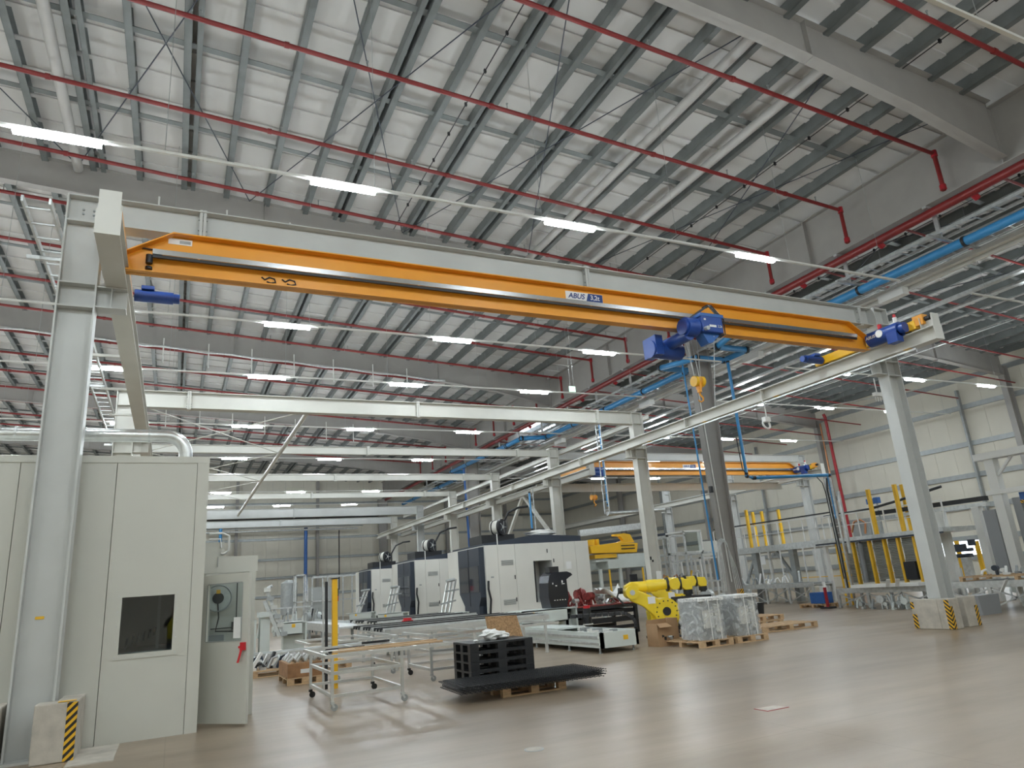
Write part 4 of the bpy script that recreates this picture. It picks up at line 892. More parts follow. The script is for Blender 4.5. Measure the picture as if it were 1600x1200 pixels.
# white sheet
pts = {}
b = MB(); nx, ny = 14, 9; vs = []; fs = []
for i in range(nx):
    for j in range(ny):
        u, v = i/(nx-1), j/(ny-1)
        x = 11.75+1.05*u; y = 18.95+.6*v; z = 1.32-.10*u+.28*max(0, u-.72)*3-.55*(1-v)*u*u+.05*math.sin(9*u+4*v)+.04*math.sin(14*v+5*u)
        vs.append((x, y, z))
for i in range(nx-1):
    for j in range(ny-1): fs.append((i*ny+j, (i+1)*ny+j, (i+1)*ny+j+1, i*ny+j+1))
b.add(vs, fs, True); o = tag(b.build('cover_sheet', 'bag'), 'white plastic sheet draped over tooling left of the yellow robot', 'sheet')
so = o.modifiers.new('thick', 'SOLIDIFY'); so.thickness = .006
# ---- drag chain
t = thing('drag_chain', 'black cable drag chain curving down in front of the near yellow robot', 'cable chain', (10.9, 16, 0))
cp = [Vector((9.9, 17.6, .72))+Vector((.14*k, -.1*k, 0)) for k in range(9)]
e0 = cp[-1]
for k in range(1, 13):
    a = k*math.pi/12*.95; cp.append(e0+Vector((.30*math.sin(a)*.9, -.22*math.sin(a), -.33+.33*math.cos(a))))
for k in range(len(cp)-1):
    MB().bar(cp[k], cp[k].lerp(cp[k+1], .86), .26, .085, up=(0, 0, 1) if k < 8 else (.6, -.4, .3)).build('chain_link', 'black', t)

# ---- yellow robots
def robot(label):
    t = thing('industrial_robot', label, 'robot', (0, 0, 0), 'yellow industrial robots')
    MB().box(-.42, -.42, 0, .42, .42, .06).cyl((0, 0, .06), (0, 0, .30), .36, 28).build('pedestal', 'black', t)
    MB().cyl((0, 0, .30), (0, 0, .42), .40, 32).prism([(-.36, -.28, .38), (.36, -.28, .38), (.44, -.28, .75), (.30, -.28, .98), (-.26, -.28, .98), (-.38, -.28, .7)], (0, .56, 0)).build('turret', 'robot', t, bevel=.03)
    MB().cyl((.05, -.42, .70), (.05, .30, .70), .34, 36).build('shoulder_housing', 'robot', t, bevel=.02)
    MB().cyl((.42, -.34, .66), (.42, .2, .66), .22, 28).cyl((.62, -.1, .66), (.42, -.1, .66), .15, 24).build('counter_housing', 'robot', t, bevel=.015)
    MB().cyl((.62, -.1, .66), (.78, -.1, .66), .11, 18).build('motor', 'black', t)
    sb = MB()
    for k in range(14):
        a = k*math.pi/7; sb.cyl((.05+.27*math.cos(a), -.435, .70+.27*math.sin(a)), (.05+.27*math.cos(a), -.42, .70+.27*math.sin(a)), .018, 8)
    sb.cyl((.05, -.44, .70), (.05, -.42, .70), .11, 20); sb.build('bolt_ring', 'black', t)
    # lower arm leaning back
    a = [(.20, .95), (-.10, 1.02), (-.50, 1.22), (-.78, 1.34), (-.92, 1.30), (-.95, 1.18), (-.86, 1.02), (-.55, .86), (-.22, .52), (-.02, .42), (.25, .55)]
    MB().prism([(p[0], -.40, p[1]) for p in a], (0, .22, 0)).build('lower_arm', 'robot', t, bevel=.03)
    MB().box(-.42, -.408, .92, -.22, -.40, 1.10).build('label_sheet', 'labelwhite', t)
    MB().cyl((-.82, -.46, 1.24), (-.82, .10, 1.24), .17, 24).prism([(-.95, -.2, 1.12), (-.6, -.2, 1.15), (-.58, -.2, 1.45), (-.75, -.2, 1.52), (-.95, -.2, 1.42)], (0, .34, 0)).build('elbow', 'robot', t, bevel=.02)
    MB().cyl((-.82, -.475, 1.24), (-.82, -.46, 1.24), .07, 16).build('elbow_cap', 'galv2', t)
    MB().cyl((-1.02, -.1, 1.30), (-1.14, -.1, 1.30), .08, 12).tube([(-1.1, -.15, 1.35), (-1.2, -.2, 1.15), (-1.05, -.25, .95), (-.85, -.3, .9)], .025, 8).build('motor', 'black', t)
    MB().tube([(-.72, -.05, 1.36), (-.35, -.05, 1.37), (.22, -.05, 1.38)], .155, 22, r1=.13).cyl((-.35, -.05, 1.37), (-.08, -.05, 1.375), .165, 24).build('forearm', 'robot', t)
    MB().cyl((.20, -.05, 1.38), (.26, -.05, 1.38), .185, 24).cyl((.54, -.05, 1.38), (.60, -.05, 1.38), .175, 24).build('joint_ring', 'black', t)
    MB().cyl((.26, -.05, 1.38), (.54, -.05, 1.38), .155, 24).cyl((.4, -.24, 1.38), (.4, .14, 1.38), .15, 24).build('wrist', 'robot', t, bevel=.01)
    MB().prism([(.58, -.19, 1.5), (.85, -.19, 1.48), (.9, -.19, 1.36), (.88, -.19, 1.2), (.68, -.19, 1.2), (.6, -.19, 1.28)], (0, .28, 0)).build('wrist_head', 'robot', t, bevel=.02)
    MB().cyl((.78, -.05, 1.2), (.78, -.05, 1.08), .13, 20).cyl((.78, -.05, 1.08), (.78, -.05, 1.04), .09, 20).build('tool_flange', 'black', t)
    return t
r1 = robot('nearer yellow robot, folded, directly behind the wrapped pallet and cardboard box')
def place(o, loc, rz): o.location = loc; o.rotation_euler = (0, 0, rz)
place(r1, (12.05, 16.4, 0), math.radians(-24))
r2 = dup(r1, (14.4, 18.6, 0), 'farther yellow robot, its wrist pointing at the brown-grey column', rz=math.radians(-24), group='yellow industrial robots')
t = frame_table('steel_table', 'black steel frame with a red stop button between the two robots', 'frame', 13.1, 14.0, 16.6, 17.3, 1.0, 'black', .09)
MB().cyl((13.45, 16.5, .86), (13.45, 16.58, .86), .09, 16).build('stop_button', 'red', t)
MB().box(12.9, 17.35, .25, 13.9, 17.4, .9).build('white_panel', 'white', t)

# ---- pallets
def pallet(name, lab, x0, y0, lx=1.2, ly=.8, m='wood', rz=0, z=0, group=None):
    t = thing(name, lab, 'pallet', (x0, y0, z), group)
    for k in range(5): MB().box(x0, y0+k*(ly-.12)/4, z+.122, x0+lx, y0+k*(ly-.12)/4+.12, z+.144).build('deck_board', m, t)
    for x in (0, lx/2-.07, lx-.14): MB().box(x0+x, y0, z+.1, x0+x+.14, y0+ly, z+.122).build('cross_board', m, t)
    for x in (0, lx/2-.07, lx-.14):
        for y in (0, ly/2-.05, ly-.1): MB().box(x0+x, y0+y, z+.022, x0+x+.14, y0+y+.1, z+.1).build('block', m, t)
    for y in (0, ly/2-.05, ly-.1): MB().box(x0, y0+y, z, x0+lx, y0+y+.1, z+.022).build('runner', m, t)
    t.rotation_euler = (0, 0, rz); return t
pallet('wooden_pallet', 'wooden pallet under the black grating sheets, foreground', 4.68, 10.68, 1.12, .9)
def mesh_sheet(i):
    t = MB(); x0, x1, y0, y1 = 3.98, 6.38, 10.42, 11.55; z = .15+i*.02
    n = 30
    for k in range(n+1): x = x0+(x1-x0)*k/n; t.box(x-.006, y0, z, x+.006, y1, z+.007)
    for k in range(15): y = y0+(y1-y0)*k/14; t.box(x0, y-.006, z+.007, x1, y+.006, z+.013)
    return t
for i in range(6):
    o = mesh_sheet(i).build('wire_mesh_sheet', 'black')
    c = Vector((5.2, 11.0, 0)); rz = math.radians([-3, -1.5, -4, -2, -5, -2.5][i]); off = Vector(([-.02, .03, 0, .05, -.04, .02][i], [0, .03, -.03, .02, .04, -.02][i], 0))
    R0 = Matrix.Rotation(rz, 4, 'Z'); o.matrix_world = Matrix.Translation(c+off) @ R0 @ Matrix.Translation(-c)
    tag(o, 'black wire mesh sheet in the flat stack on the wooden pallet', 'mesh sheet', 'black mesh sheets')
def bpal(z):
    t = thing('plastic_pallet', '', 'pallet', (4.62, 11.82, z), 'stacked black plastic pallets')
    x0, y0, lx, ly = 4.62, 11.82, 1.2, .82
    b = MB().box(x0, y0, z+.115, x0+lx, y0+ly, z+.148); b.build('deck', 'black', t)
    for x in (0, lx/2-.08, lx-.16):
        for y in (0, ly/2-.06, ly-.12): MB().box(x0+x, y0+y, z+.02, x0+x+.16, y0+y+.12, z+.115).build('foot', 'black', t)
    b = MB()
    for y in (0, ly/2-.06, ly-.12): b.box(x0, y0+y, z, x0+lx, y0+y+.12, z+.02)
    b.build('skid', 'black', t); return t
for i, n in enumerate(('lowest', 'second from the floor', 'middle', 'fourth from the floor', 'topmost')):
    p_ = bpal(i*.15); p_['label'] = 'black plastic pallet, %s of the stack in the foreground' % n
tag(MB().prism([(5.58, 12.98, 0), (6.33, 12.88, 0), (6.10, 13.02, 1.09), (5.45, 13.05, 1.12)], (0, .02, 0)).build('chipboard', 'osb'), 'brown chipboard sheet leaning behind the black pallet stack', 'board')
tag(MB().lump((5.25, 12.3, .83), (.22, .18, .09), 11, 12, 8, .28).lump((5.42, 12.25, .80), (.14, .12, .06), 12).build('plastic_bag', 'bag'), 'crumpled white plastic bag on the black pallet stack', 'bag')
tag(MB().lump((4.85, 12.1, .765), (.05, .05, .02), 4).build('crumpled_foil', 'bag'), 'tiny white scrap on the corner of the black pallet stack', 'scrap')

def wrapped(x0, y0, lab1, lab2, lab3, ly=1.15, lx=.74):
    pallet('wooden_pallet', lab1, x0-.12, y0, lx+.2, 1.5)
    t = thing('wrapped_cabinet', lab2, 'wrapped goods', (x0, y0, .144))
    rd = random.Random(int(x0*10))
    MB().box(x0+.06, y0+.12, .15, x0+lx-.06, y0+ly-.3, .98).build('inner_cabinet', 'galv', t)
    MB().box(x0+.12, y0+.07, .4, x0+.4, y0+.12, .8).box(x0+.45, y0+.08, .3, x0+.62, y0+.12, .9).build('inner_part', 'machine', t)
    vs = []; fs = []; n = 24; zs = [.146+.9*k/10 for k in range(11)]
    cx, cy = x0+lx/2, y0+.05+(ly-.3)/2; hx, hy = lx/2, (ly-.35)/2+.05
    for z in zs:
        for k in range(n):
            a = 2*math.pi*k/n+math.pi/n; c, s_ = math.cos(a), math.sin(a); q = 1/max(abs(c), abs(s_)); j = 1+rd.uniform(-.02, .02)
            vs.append((cx+c*q*hx*j, cy+s_*q*hy*j, z+(rd.uniform(-.02, .02) if z > .2 else 0)))
    for i in range(10):
        for k in range(n): fs.append((i*n+k, i*n+(k+1) % n, (i+1)*n+(k+1) % n, (i+1)*n+k))
    fs.append(tuple(range(10*n, 11*n)))
    MB().add(vs, fs).build('stretch_wrap', 'foil', t)
    s = MB()
    for x in (x0+.22, x0+lx-.25): s.box(x, y0-.01, .15, x+.02, y0-.005, 1.03)
    s.build('strap', 'white', t)
    MB().box(x0+.02, y0+.03, .99, x0+lx-.02, y0+ly-.35, 1.06).build('foam_top', 'bag', t)
wrapped(10.84, 13.28, 'wooden pallet under the left foil-wrapped cabinet', 'foil-wrapped cabinet on a pallet, left one of two', '')
wrapped(11.92, 13.3, 'wooden pallet under the right foil-wrapped cabinet', 'foil-wrapped cabinet on a pallet, right one of two', '')
t = thing('cardboard_box', 'open brown cardboard box on the floor left of the wrapped cabinets', 'box', (10.9, 14.8, 0))
MB().box(10.5, 14.55, 0, 10.8, 14.57, .52).box(10.5, 14.57, 0, 10.52, 15.0, .52).box(10.8, 14.55, 0, 11.12, 14.57, .62).box(11.1, 14.57, 0, 11.12, 15.0, .62).box(10.52, 14.98, 0, 11.1, 15.0, .6).build('carton', 'card', t)
MB().prism([(10.5, 14.55, .52), (10.8, 14.55, .52), (10.83, 14.4, .44), (10.46, 14.4, .44)], (0, .004, .004)).build('flap', 'card', t)
junk('strapped_bundle', 'heap of straps and orange parts at the left foot of the wrapped cabinet', 'parts', (10.8, 14.6, .145), (.2, .25, .2), 6, ['galv2', 'copper', 'black'], 21)
pallet('wooden_pallet', 'lone wooden pallet on the floor right of the wrapped cabinets, front one', 13.9, 14.6, 1.9, 1.0)
for k in range(2): pallet('wooden_pallet', ['lower of two stacked wooden pallets behind the lone pallet', 'upper of two stacked wooden pallets behind the lone pallet'][k], 14.6+.04*k, 16.1, 1.5, .9, z=.145*k)
t = thing('waste_bin', 'small black bin behind the stacked wooden pallets', 'bin', (17.1, 18.2, 0))
MB().tube([(17.1, 18.2, .0), (17.1, 18.2, .55)], .20, 16, r1=.27).build('bin_body', 'black', t)
b = MB().box(16.95, 18.75, .0, 17.2, 18.8, 1.0); t = tag(b.build('hazard_board', 'card'), 'brown board with hazard stripes behind the black bin', 'board'); MB().box(17.06, 18.742, .05, 17.2, 18.75, 1.0).build('hazard_tape', 'hazard', t)
tag(MB().box(14.0, 17.8, .0, 14.25, 17.86, .95).build('hazard_board', 'hazard'), 'hazard striped board between the two wrapped cabinets', 'board')
t = thing('storage_bin', 'dark grey plastic bin beside the right concrete block', 'bin', (19.6, 12.5, 0))
MB().prism([(19.3, 12.3, 0), (20.1, 12.3, 0), (20.15, 12.3, .5), (19.25, 12.3, .5)], (0, .5, 0)).build('bin_body', 'purpglass', t)

# ---- aluminium trolley tables
def castor(x, y, t, m='galv2'):
    c = MB().box(x-.03, y-.03, .1, x+.03, y+.03, .14).bar((x-.012, y-.02, .12), (x+.03, y-.02, .05), .008, .03).bar((x-.012, y+.02, .12), (x+.03, y+.02, .05), .008, .03).build('castor', m, t)
    MB().cyl((x+.03, y-.014, .052), (x+.03, y+.014, .052), .052, 16).build('wheel', 'galv' if m != 'black' else 'black', c)
def alutable(lab, lx0, lx1, ly0, ly1, tx0, tx1, ty0, ty1, zt, mid=.52):
    t = thing('profile_trolley', lab, 'table', ((lx0+lx1)/2, (ly0+ly1)/2, 0), 'aluminium trolleys')
    w_ = .045
    for x in (lx0, lx1):
        for y in (ly0, ly1):
            MB().box(x-w_/2, y-w_/2, .14, x+w_/2, y+w_/2, zt-.05).build('leg', 'alu', t); castor(x, y, t, 'black' if y == ly1 else 'galv2')
    for z, nm in ((.19, 'lower_rail'), (mid, 'middle_rail')):
        b = MB()
        for y in (ly0, ly1): b.box(lx0+w_/2, y-w_/2, z, lx1-w_/2, y+w_/2, z+w_)
        for x in (lx0, lx1): b.box(x-w_/2, ly0+w_/2, z, x+w_/2, ly1-w_/2, z+w_)
        b.build(nm, 'alu', t)
    b = MB()
    for y in (ty0, ty1-.05): b.box(tx0, y, zt-.05, tx1, y+.05, zt)
    for x in (tx0, tx1-.05, tx0+(tx1-tx0)*.35, tx0+(tx1-tx0)*.7): b.box(x, ty0+.05, zt-.05, x+.05, ty1-.05, zt)
    b.build('top_frame', 'alu', t); return t
t1 = alutable('nearest aluminium trolley table on castors, left of the black pallets', 2.3, 3.42, 11.82, 13.78, 2.18, 4.25, 11.75, 13.9, .82)
MB().box(2.35, 12.0, .82, 4.2, 12.1, .85).box(2.5, 12.3, .82, 4.2, 12.38, .86).build('wood_strip', 'wood', t1)
MB().box(2.35, 12.6, .82, 3.0, 12.65, .86).box(2.3, 12.1, .82, 2.9, 12.14, .85).box(3.1, 13.2, .84, 3.6, 13.25, .88).build('black_bar', 'black', t1)
MB().box(2.22, 12.2, .82, 2.75, 12.5, .845).build('top_plate', 'alu', t1)
t2 = alutable('second aluminium trolley table, half behind the black pallet stack', 4.58, 6.6, 13.8, 15.3, 4.5, 7.4, 13.7, 15.5, .86)
t3 = alutable('third aluminium trolley, behind the nearest one', 3.2, 4.4, 16.0, 17.6, 2.6, 4.5, 15.8, 17.8, .80)
y_ = thing('light_curtain_post', 'tall yellow post standing on the nearest trolley table area', 'post', (2.92, 14.72, 0))
MB().box(2.86, 14.66, .0, 2.96, 14.76, 2.04).build('post_profile', 'yellow', y_); MB().box(2.84, 14.64, 2.04, 2.98, 14.78, 2.06).build('post_cap', 'black', y_)
tag(MB().box(2.73, 14.72, 0, 2.78, 14.77, 2.0).build('black_post', 'black'), 'slim black post just left of the yellow post', 'post')
tag(MB().box(2.68, 14.74, 0, 2.71, 14.77, 1.9).build('grey_post', 'galv2'), 'thin grey post left of the slim black post', 'post')
# ---- roller bed with black rods
def rodtable(lab, x0, x1, y0, y1, zt, n, group='rod conveyor tables'):
    t = thing('rod_conveyor', lab, 'conveyor', ((x0+x1)/2, (y0+y1)/2, 0), group)
    MB().box(x0, y0, zt-.14, x1, y0+.06, zt-.04).box(x0, y1-.06, zt-.14, x1, y1, zt-.04).box(x0, y0+.06, zt-.14, x0+.06, y1-.06, zt-.04).box(x1-.06, y0+.06, zt-.14, x1, y1-.06, zt-.04).build('frame', 'alu', t)
    k = 0; x = x0+.1
    while x < x1:
        for y in (y0, y1-.06): MB().box(x, y, .03, x+.06, y+.06, zt-.14).cyl((x+.03, y+.03, 0), (x+.03, y+.03, .03), .05, 8).build('leg', 'alu', t)
        x += (x1-x0-.26)/max(1, int((x1-x0)/1.4))
    MB().box(x0+.06, y0+.02, .25, x1-.06, y0+.05, .31).box(x0+.06, y1-.05, .25, x1-.06, y1-.02, .31).build('stretcher', 'alu', t)
    for i in range(n):
        y = y0+.1+(y1-y0-.2)*i/(n-1); MB().box(x0-.15, y-.018, zt-.04, x1, y+.018, zt).cyl((x0-.13, y, zt-.08), (x0-.13, y, zt-.03), .025, 8).build('rod', 'black' if i % 4 else 'galv2', t)
    return t
rodtable('wide conveyor table with long black rods in mid picture', 4.5, 8.6, 16.4, 19.6, .93, 12)
rodtable('farther conveyor table with black rods, left of the near machine bed', 5.6, 8.6, 21.2, 25.0, .93, 10)
t = thing('long_conveyor', 'long grey conveyor beam running left behind the rod tables', 'conveyor', (6, 28, 0))
MB().box(5.4, 27.0, .45, 5.5, 38.5, .75).box(6.6, 27.0, .45, 6.7, 38.5, .75).box(5.5, 27, .6, 6.6, 38.5, .66).build('beam', 'galv2', t)
for y in (27.2, 30, 33, 36, 38.2): MB().box(5.4, y, 0, 5.5, y+.1, .45).build('leg', 'galv', t); MB().box(6.6, y, 0, 6.7, y+.1, .45).build('leg', 'galv', t)
tag(MB().cyl((5.95, 19.9, .93), (5.95, 19.9, 1.0), .12, 12).box(5.8, 19.85, .9, 6.1, 19.95, .94).build('red_clamp', 'red'), 'red knob on the far edge of the rod conveyor', 'knob')
t = thing('long_conveyor', 'long pale rail lying across behind the open door at left', 'conveyor', (3, 20, 0))
MB().box(2.0, 20.4, .28, 6.2, 20.5, .42).box(2.0, 21.1, .28, 6.2, 21.2, .42).box(2.0, 20.5, .3, 6.2, 21.1, .33).build('beam', 'galv2', t)
for x in (2.3, 4, 5.9): MB().box(x, 20.4, 0, x+.1, 21.2, .28).build('leg', 'galv', t)
# crates
pallet('wooden_pallet', 'wooden pallet under the small brown crate at left', 2.22, 16.1, .72, 1.4)
t = thing('wooden_crate', 'small brown wooden crate holding aluminium castings', 'crate', (2.5, 16.6, .145))
for a in ((2.22, 16.1, 2.92, 16.13), (2.22, 17.45, 2.92, 17.48), (2.22, 16.13, 2.25, 17.45), (2.89, 16.13, 2.92, 17.45)): MB().box(a[0], a[1], .145, a[2], a[3], .42).build('side_wall', 'woodbrown', t)
MB().box(2.25, 16.13, .145, 2.89, 17.45, .17).build('crate_floor', 'woodbrown', t); MB().box(2.48, 16.094, .22, 2.68, 16.1, .3).build('label', 'labelwhite', t)
rd = random.Random(8)
for k in range(14):
    x = 2.33+.17*(k % 4); y = 16.3+.3*(k//4); a = rd.uniform(0, 3)
    q_ = MB().tube([(x-.07, y-.06, .45), (x, y-.1, .53+.03*(k % 3)), (x+.07, y, .46), (x+.02, y+.1, .53)], .035, 8).build('aluminium_casting', 'galv2'); tag(q_, 'curved aluminium casting heaped in the small brown crate', 'casting', 'aluminium castings in the crate')
MB_ = MB().box(2.25, 16.13, .40, 2.89, 17.45, .42); tag(MB_.build('liner_sheet', 'card'), 'cardboard layer under the castings in the brown crate', 'cardboard')
pallet('wooden_pallet', 'wooden pallet with dark blue wrapped parts beside the open door', 1.75, 18.6, 1.5, 1.0)
junk('wrapped_parts', 'dark blue and silver parts on the pallet beside the open door', 'parts', (2.4, 19.1, .145), (1.2, .7, .4), 18, ['navy', 'galv2', 'bag', 'black'], 14)
pallet('wooden_pallet', 'pale wooden pallet lying behind the small brown crate', 2.9, 18.6, 1.2, 1.4)

# ---- far left installations in front of the end wall
t = thing('storage_tank', 'grey cylindrical tank standing near the far wall at left', 'tank', (6.9, 50, 0))
MB().cyl((6.9, 50, .9), (6.9, 50, 2.9), .52, 28).tube([(6.9, 50, 2.9), (6.9, 50, 3.1)], .52, 28, r1=.2).build('tank_shell', 'galv', t)
for a in range(4): MB().cyl((6.9+.45*math.cos(a*1.57+.8), 50+.45*math.sin(a*1.57+.8), 0), (6.9+.45*math.cos(a*1.57+.8), 50+.45*math.sin(a*1.57+.8), .9), .05, 8).build('leg', 'galv', t)
def rack(lab, x0, x1, y0, y1, h, nx=3, levels=3, m='galv2', group=None):
    t = thing('storage_rack', lab, 'frame', ((x0+x1)/2, (y0+y1)/2, 0), group); w_ = .08
    for k in range(nx):
        x = x0+(x1-x0-w_)*k/(nx-1)
        for y in (y0, y1-w_): MB().box(x, y, 0, x+w_, y+w_, h).build('post', m, t)
    for l in range(1, levels+1):
        z = h*l/levels
        MB().box(x0, y0, z-.07, x1, y0+w_, z).box(x0, y1-w_, z-.07, x1, y1, z).box(x0, y0+w_, z-.07, x0+w_, y1-w_, z).box(x1-w_, y0+w_, z-.07, x1, y1-w_, z).build('rail', m, t)
    return t
rack('tall silver frame beside the grey tank', 7.0, 7.7, 48, 48.8, 3.35, 2, 2)
rack('wide silver frame right of the blue downpipe near the far wall', 8.7, 12.0, 52, 54, 3.3, 4, 2)
rack('low silver frame before the tank', 5.2, 7.4, 44, 46, 1.4, 3, 2)
t = thing('grey_cabinet', 'big pale grey cabinet behind the yellow post', 'cabinet', (9.5, 55, 0)); MB().box(9.0, 54.2, 0, 10.6, 55.6, 2.6).build('body', 'wallg', t); MB().box(9.0, 54.18, 1.6, 10.6, 54.2, 1.64).build('joint', 'black', t)
junk('machine_parts', 'jumble of small machine units left of the tank', 'machine', (5.2, 40, 0), (2.2, 2, 1.2), 16, ['galv', 'galv2', 'palegrey'], 31)
junk('machine_parts', 'jumble of small machine units behind the yellow post', 'machine', (7.2, 41.5, 0), (1.6, 2, 1.3), 12, ['galv', 'palegrey', 'black'], 33)
bluerun([(11.1, 69.8, 8.5), (11.1, 69.8, 2.4)], 'dark blue downpipe on the far wall at left', r=.16, m='bluedark')
tag(MB().cyl((14.5, 71.0, 8.2), (14.5, 71.0, 2.5), .05, 8).build('black_cable', 'black'), 'thin black cable hanging down the far wall', 'cable')
pz = thing('pipe_rack', 'bundle of dark pipes running along the far wall below the grey beam', 'pipes', (6, 69, 8.8))
for k, z in enumerate((9.35, 9.1, 8.8, 8.45, 8.2)): MB().cyl((-8+k, 69.4, z), (18.0-k*.5, 69.4, z), (.12, .06, .06, .05, .08)[k], 8).build('pipe', ('black', 'galv', 'black', 'galv', 'galv2')[k], pz)
t = thing('blue_pipe_bend', 'pair of blue pipes above the lower annex on the far wall', 'pipe', (2.6, 68, 6.8))
MB().tube([(1.9, 69, 8.6), (1.9, 69, 6.6), (2.2, 69, 6.2), (3.1, 69, 6.2), (3.5, 69, 6.6), (3.5, 69, 8.7)], .14, 10).build('pipe', 'bluepipe', t)
t = thing('signal_tower', 'small red and dark signal lamp beside the yellow post', 'signal lamp', (7.2, 36, 0))
MB().cyl((7.2, 36, 0), (7.2, 36, 1.55), .04, 8).build('pole', 'galv', t); MB().cyl((7.2, 36, 1.55), (7.2, 36, 1.8), .11, 12).build('red_lamp', 'red', t); MB().cyl((7.2, 36, 1.8), (7.2, 36, 2.15), .11, 12).build('dark_lamp', 'black', t)
struct('door_1', MB().box(16.4, YW-.03, 0, 18.3, YW-.01, 3.6), 'daylight')
# vertical service drops near the crane columns
for i, (x, y, m, lab) in enumerate(((18.35, 21.5, 'bluepipe', 'thin blue pipe running down the big brown-grey column'), (18.3, 46.0, 'bluedark', 'dark blue pipe on the dark column behind the machines'))):
    tag(MB().cyl((x, y-.25, 1.3), (x-.18, y-.25, 10.0), .035 if i == 0 else .08, 8).build('drop_pipe', m), lab, 'pipe')
p_ = [(18.42, 20.98, 10.0-.45*k) for k in range(19)]
tag(MB().tube([(18.75-.012*k, 20.98, 1.2+.45*k) for k in range(19)], .02, 6).build('column_cable', 'whitepaint'), 'thin pale cable taped along the big brown-grey column', 'cable')
hb = MB()
for k in range(4):
    pts_ = [(18.12+.05*k, 20.86-.03*k, .9), (18.14+.05*k, 20.84-.03*k, 1.7)]
    for q in range(9):
        a_ = math.pi*q/8; pts_.append((18.42-(.26-.03*k)*math.cos(a_), 20.82-.03*k, 2.45+(.32-.04*k)*math.sin(a_)))
    pts_ += [(18.74+.04*k, 20.84-.03*k, 1.7), (18.8+.06*k, 20.86-.03*k, .9)]
    hb.tube(pts_, .016, 8)
tag(hb.build('hose_bundle', 'galv2'), 'loop of grey hoses at the foot of the brown-grey column', 'hoses')
tag(MB().box(18.3, 20.84, 4.5, 18.42, 20.95, 4.75).build('valve', 'black'), 'small black valve on the blue column pipe', 'valve')
def vladder(x, y, z0, z1, lab):
    b = MB().box(x-.02, y-.2, z0, x+.02, y-.17, z1).box(x-.02, y+.17, z0, x+.02, y+.2, z1); o = tag(b.build('vertical_ladder', 'galv2'), lab, 'cable ladder')
    z = z0+.15
    while z < z1: MB().box(x-.012, y-.17, z, x+.012, y+.17, z+.025).build('rung', 'galv2', o); z += .35
vladder(15.6+.9, 25.4, 4.3, 8.8, 'silver vertical cable ladder between the first two right columns')
bluerun([(16.55, 25.35, 8.6), (16.55, 25.35, 4.6)], 'thin blue pipe inside the vertical cable ladder', r=.05)
tag(MB().cyl((16.5, 25.4, 4.3), (19.5, 25.4, 4.4), .09, 10).build('cross_pipe', 'galv2'), 'thick silver tube running right from the foot of the vertical ladder', 'pipe')
vladder(15.9, 31.2, 3.3, 6.2, 'silver vertical ladder over the nearest milling machine')
for y, k in ((31.2, 0),): bluerun([(15.8, 31.2, 6.1), (15.8, 31.2, 4.2)], 'blue hose pipe beside the ladder over the milling machine', r=.05)
bluerun([(19.3, 19.9, 9.6), (19.3, 19.9, 4.97), (19.6, 19.9, 4.9), (22.6, 18.95, 4.85)], 'light blue pipe dropping and running right to the tall mast', r=.06)
tag(MB().tube([(18.9, 19.7, 6.4), (18.95, 19.7, 5.2), (19.2, 19.7, 4.9)], .02, 6).build('black_hose', 'black'), 'black hose beside the light blue drop pipe', 'hose')

# ---- yellow gantry machine behind the milling machines
t = thing('gantry_loader', 'yellow loader beam on a pale grey machine between the white columns', 'machine', (17, 26, 0))
MB().prism([(15.9, 26, 2.72), (18.2, 26, 2.66), (18.3, 26, 3.05), (17.3, 26, 3.12), (15.85, 26, 3.02)], (0, .7, 0)).build('yellow_beam', 'yellow', t, bevel=.02)
MB().prism([(17.2, 26.1, 3.1), (18.2, 26.1, 3.1), (18.0, 26.1, 3.45), (17.7, 26.1, 3.5), (17.2, 26.1, 3.48), (17.2, 26.1, 3.4), (17.5, 26.1, 3.38), (17.65, 26.1, 3.2)], (0, .25, 0)).build('yellow_arm', 'yellow', t)
MB().box(16.0, 26.05, 3.05, 16.12, 26.5, 3.3).box(16.25, 26.05, 3.05, 16.35, 26.5, 3.3).build('clamp_block', 'yellow', t)
MB().box(17.4, 25.98, 2.82, 18.1, 26.0, 2.86).box(17.4, 25.98, 2.95, 18.1, 26.0, 2.99).build('cable_loop', 'black', t)
MB().box(16.1, 26.1, 2.5, 17.2, 26.7, 2.66).build('yellow_base', 'postyellow', t)
MB().box(16.0, 25.9, 2.35, 17.4, 26.9, 2.42).box(16.6, 25.9, 2.05, 19.0, 27.4, 2.35).box(17.2, 26, 2.35, 18.9, 27.2, 2.62).box(16.2, 26.2, 1.0, 18.9, 27.2, 1.3).build('machine_body', 'palegrey', t)
for x in (16.2, 17.2, 18.8): MB().box(x, 26.0, 0, x+.12, 26.12, 2.05).build('post', 'palegrey', t)
for x in (16.6, 18.3): MB().box(x, 25.9, .9, x+.06, 25.96, 2.0).build('guard_post', 'postyellow', t)
MB().box(17.5, 25.7, 1.35, 17.85, 25.75, 1.75).build('screen', 'black', t); MB().cyl((17.7, 25.75, 0), (17.7, 25.75, 1.35), .03, 8).build('screen_post', 'galv', t)
tag(MB().box(16.1, 21.9, 1.42, 16.3, 21.95, 1.78).box(16.15, 21.95, 1.5, 16.2, 22.03, 1.55).build('control_box', 'white'), 'white control box with display on the first white column', 'control box')
o = MB().box(15.97, 22.035, 2.2, 16.04, 22.045, 2.32).box(16.05, 22.035, 2.12, 16.12, 22.045, 2.2).build('marker', 'black'); tag(o, 'small black checker marker on the first white column', 'marker')
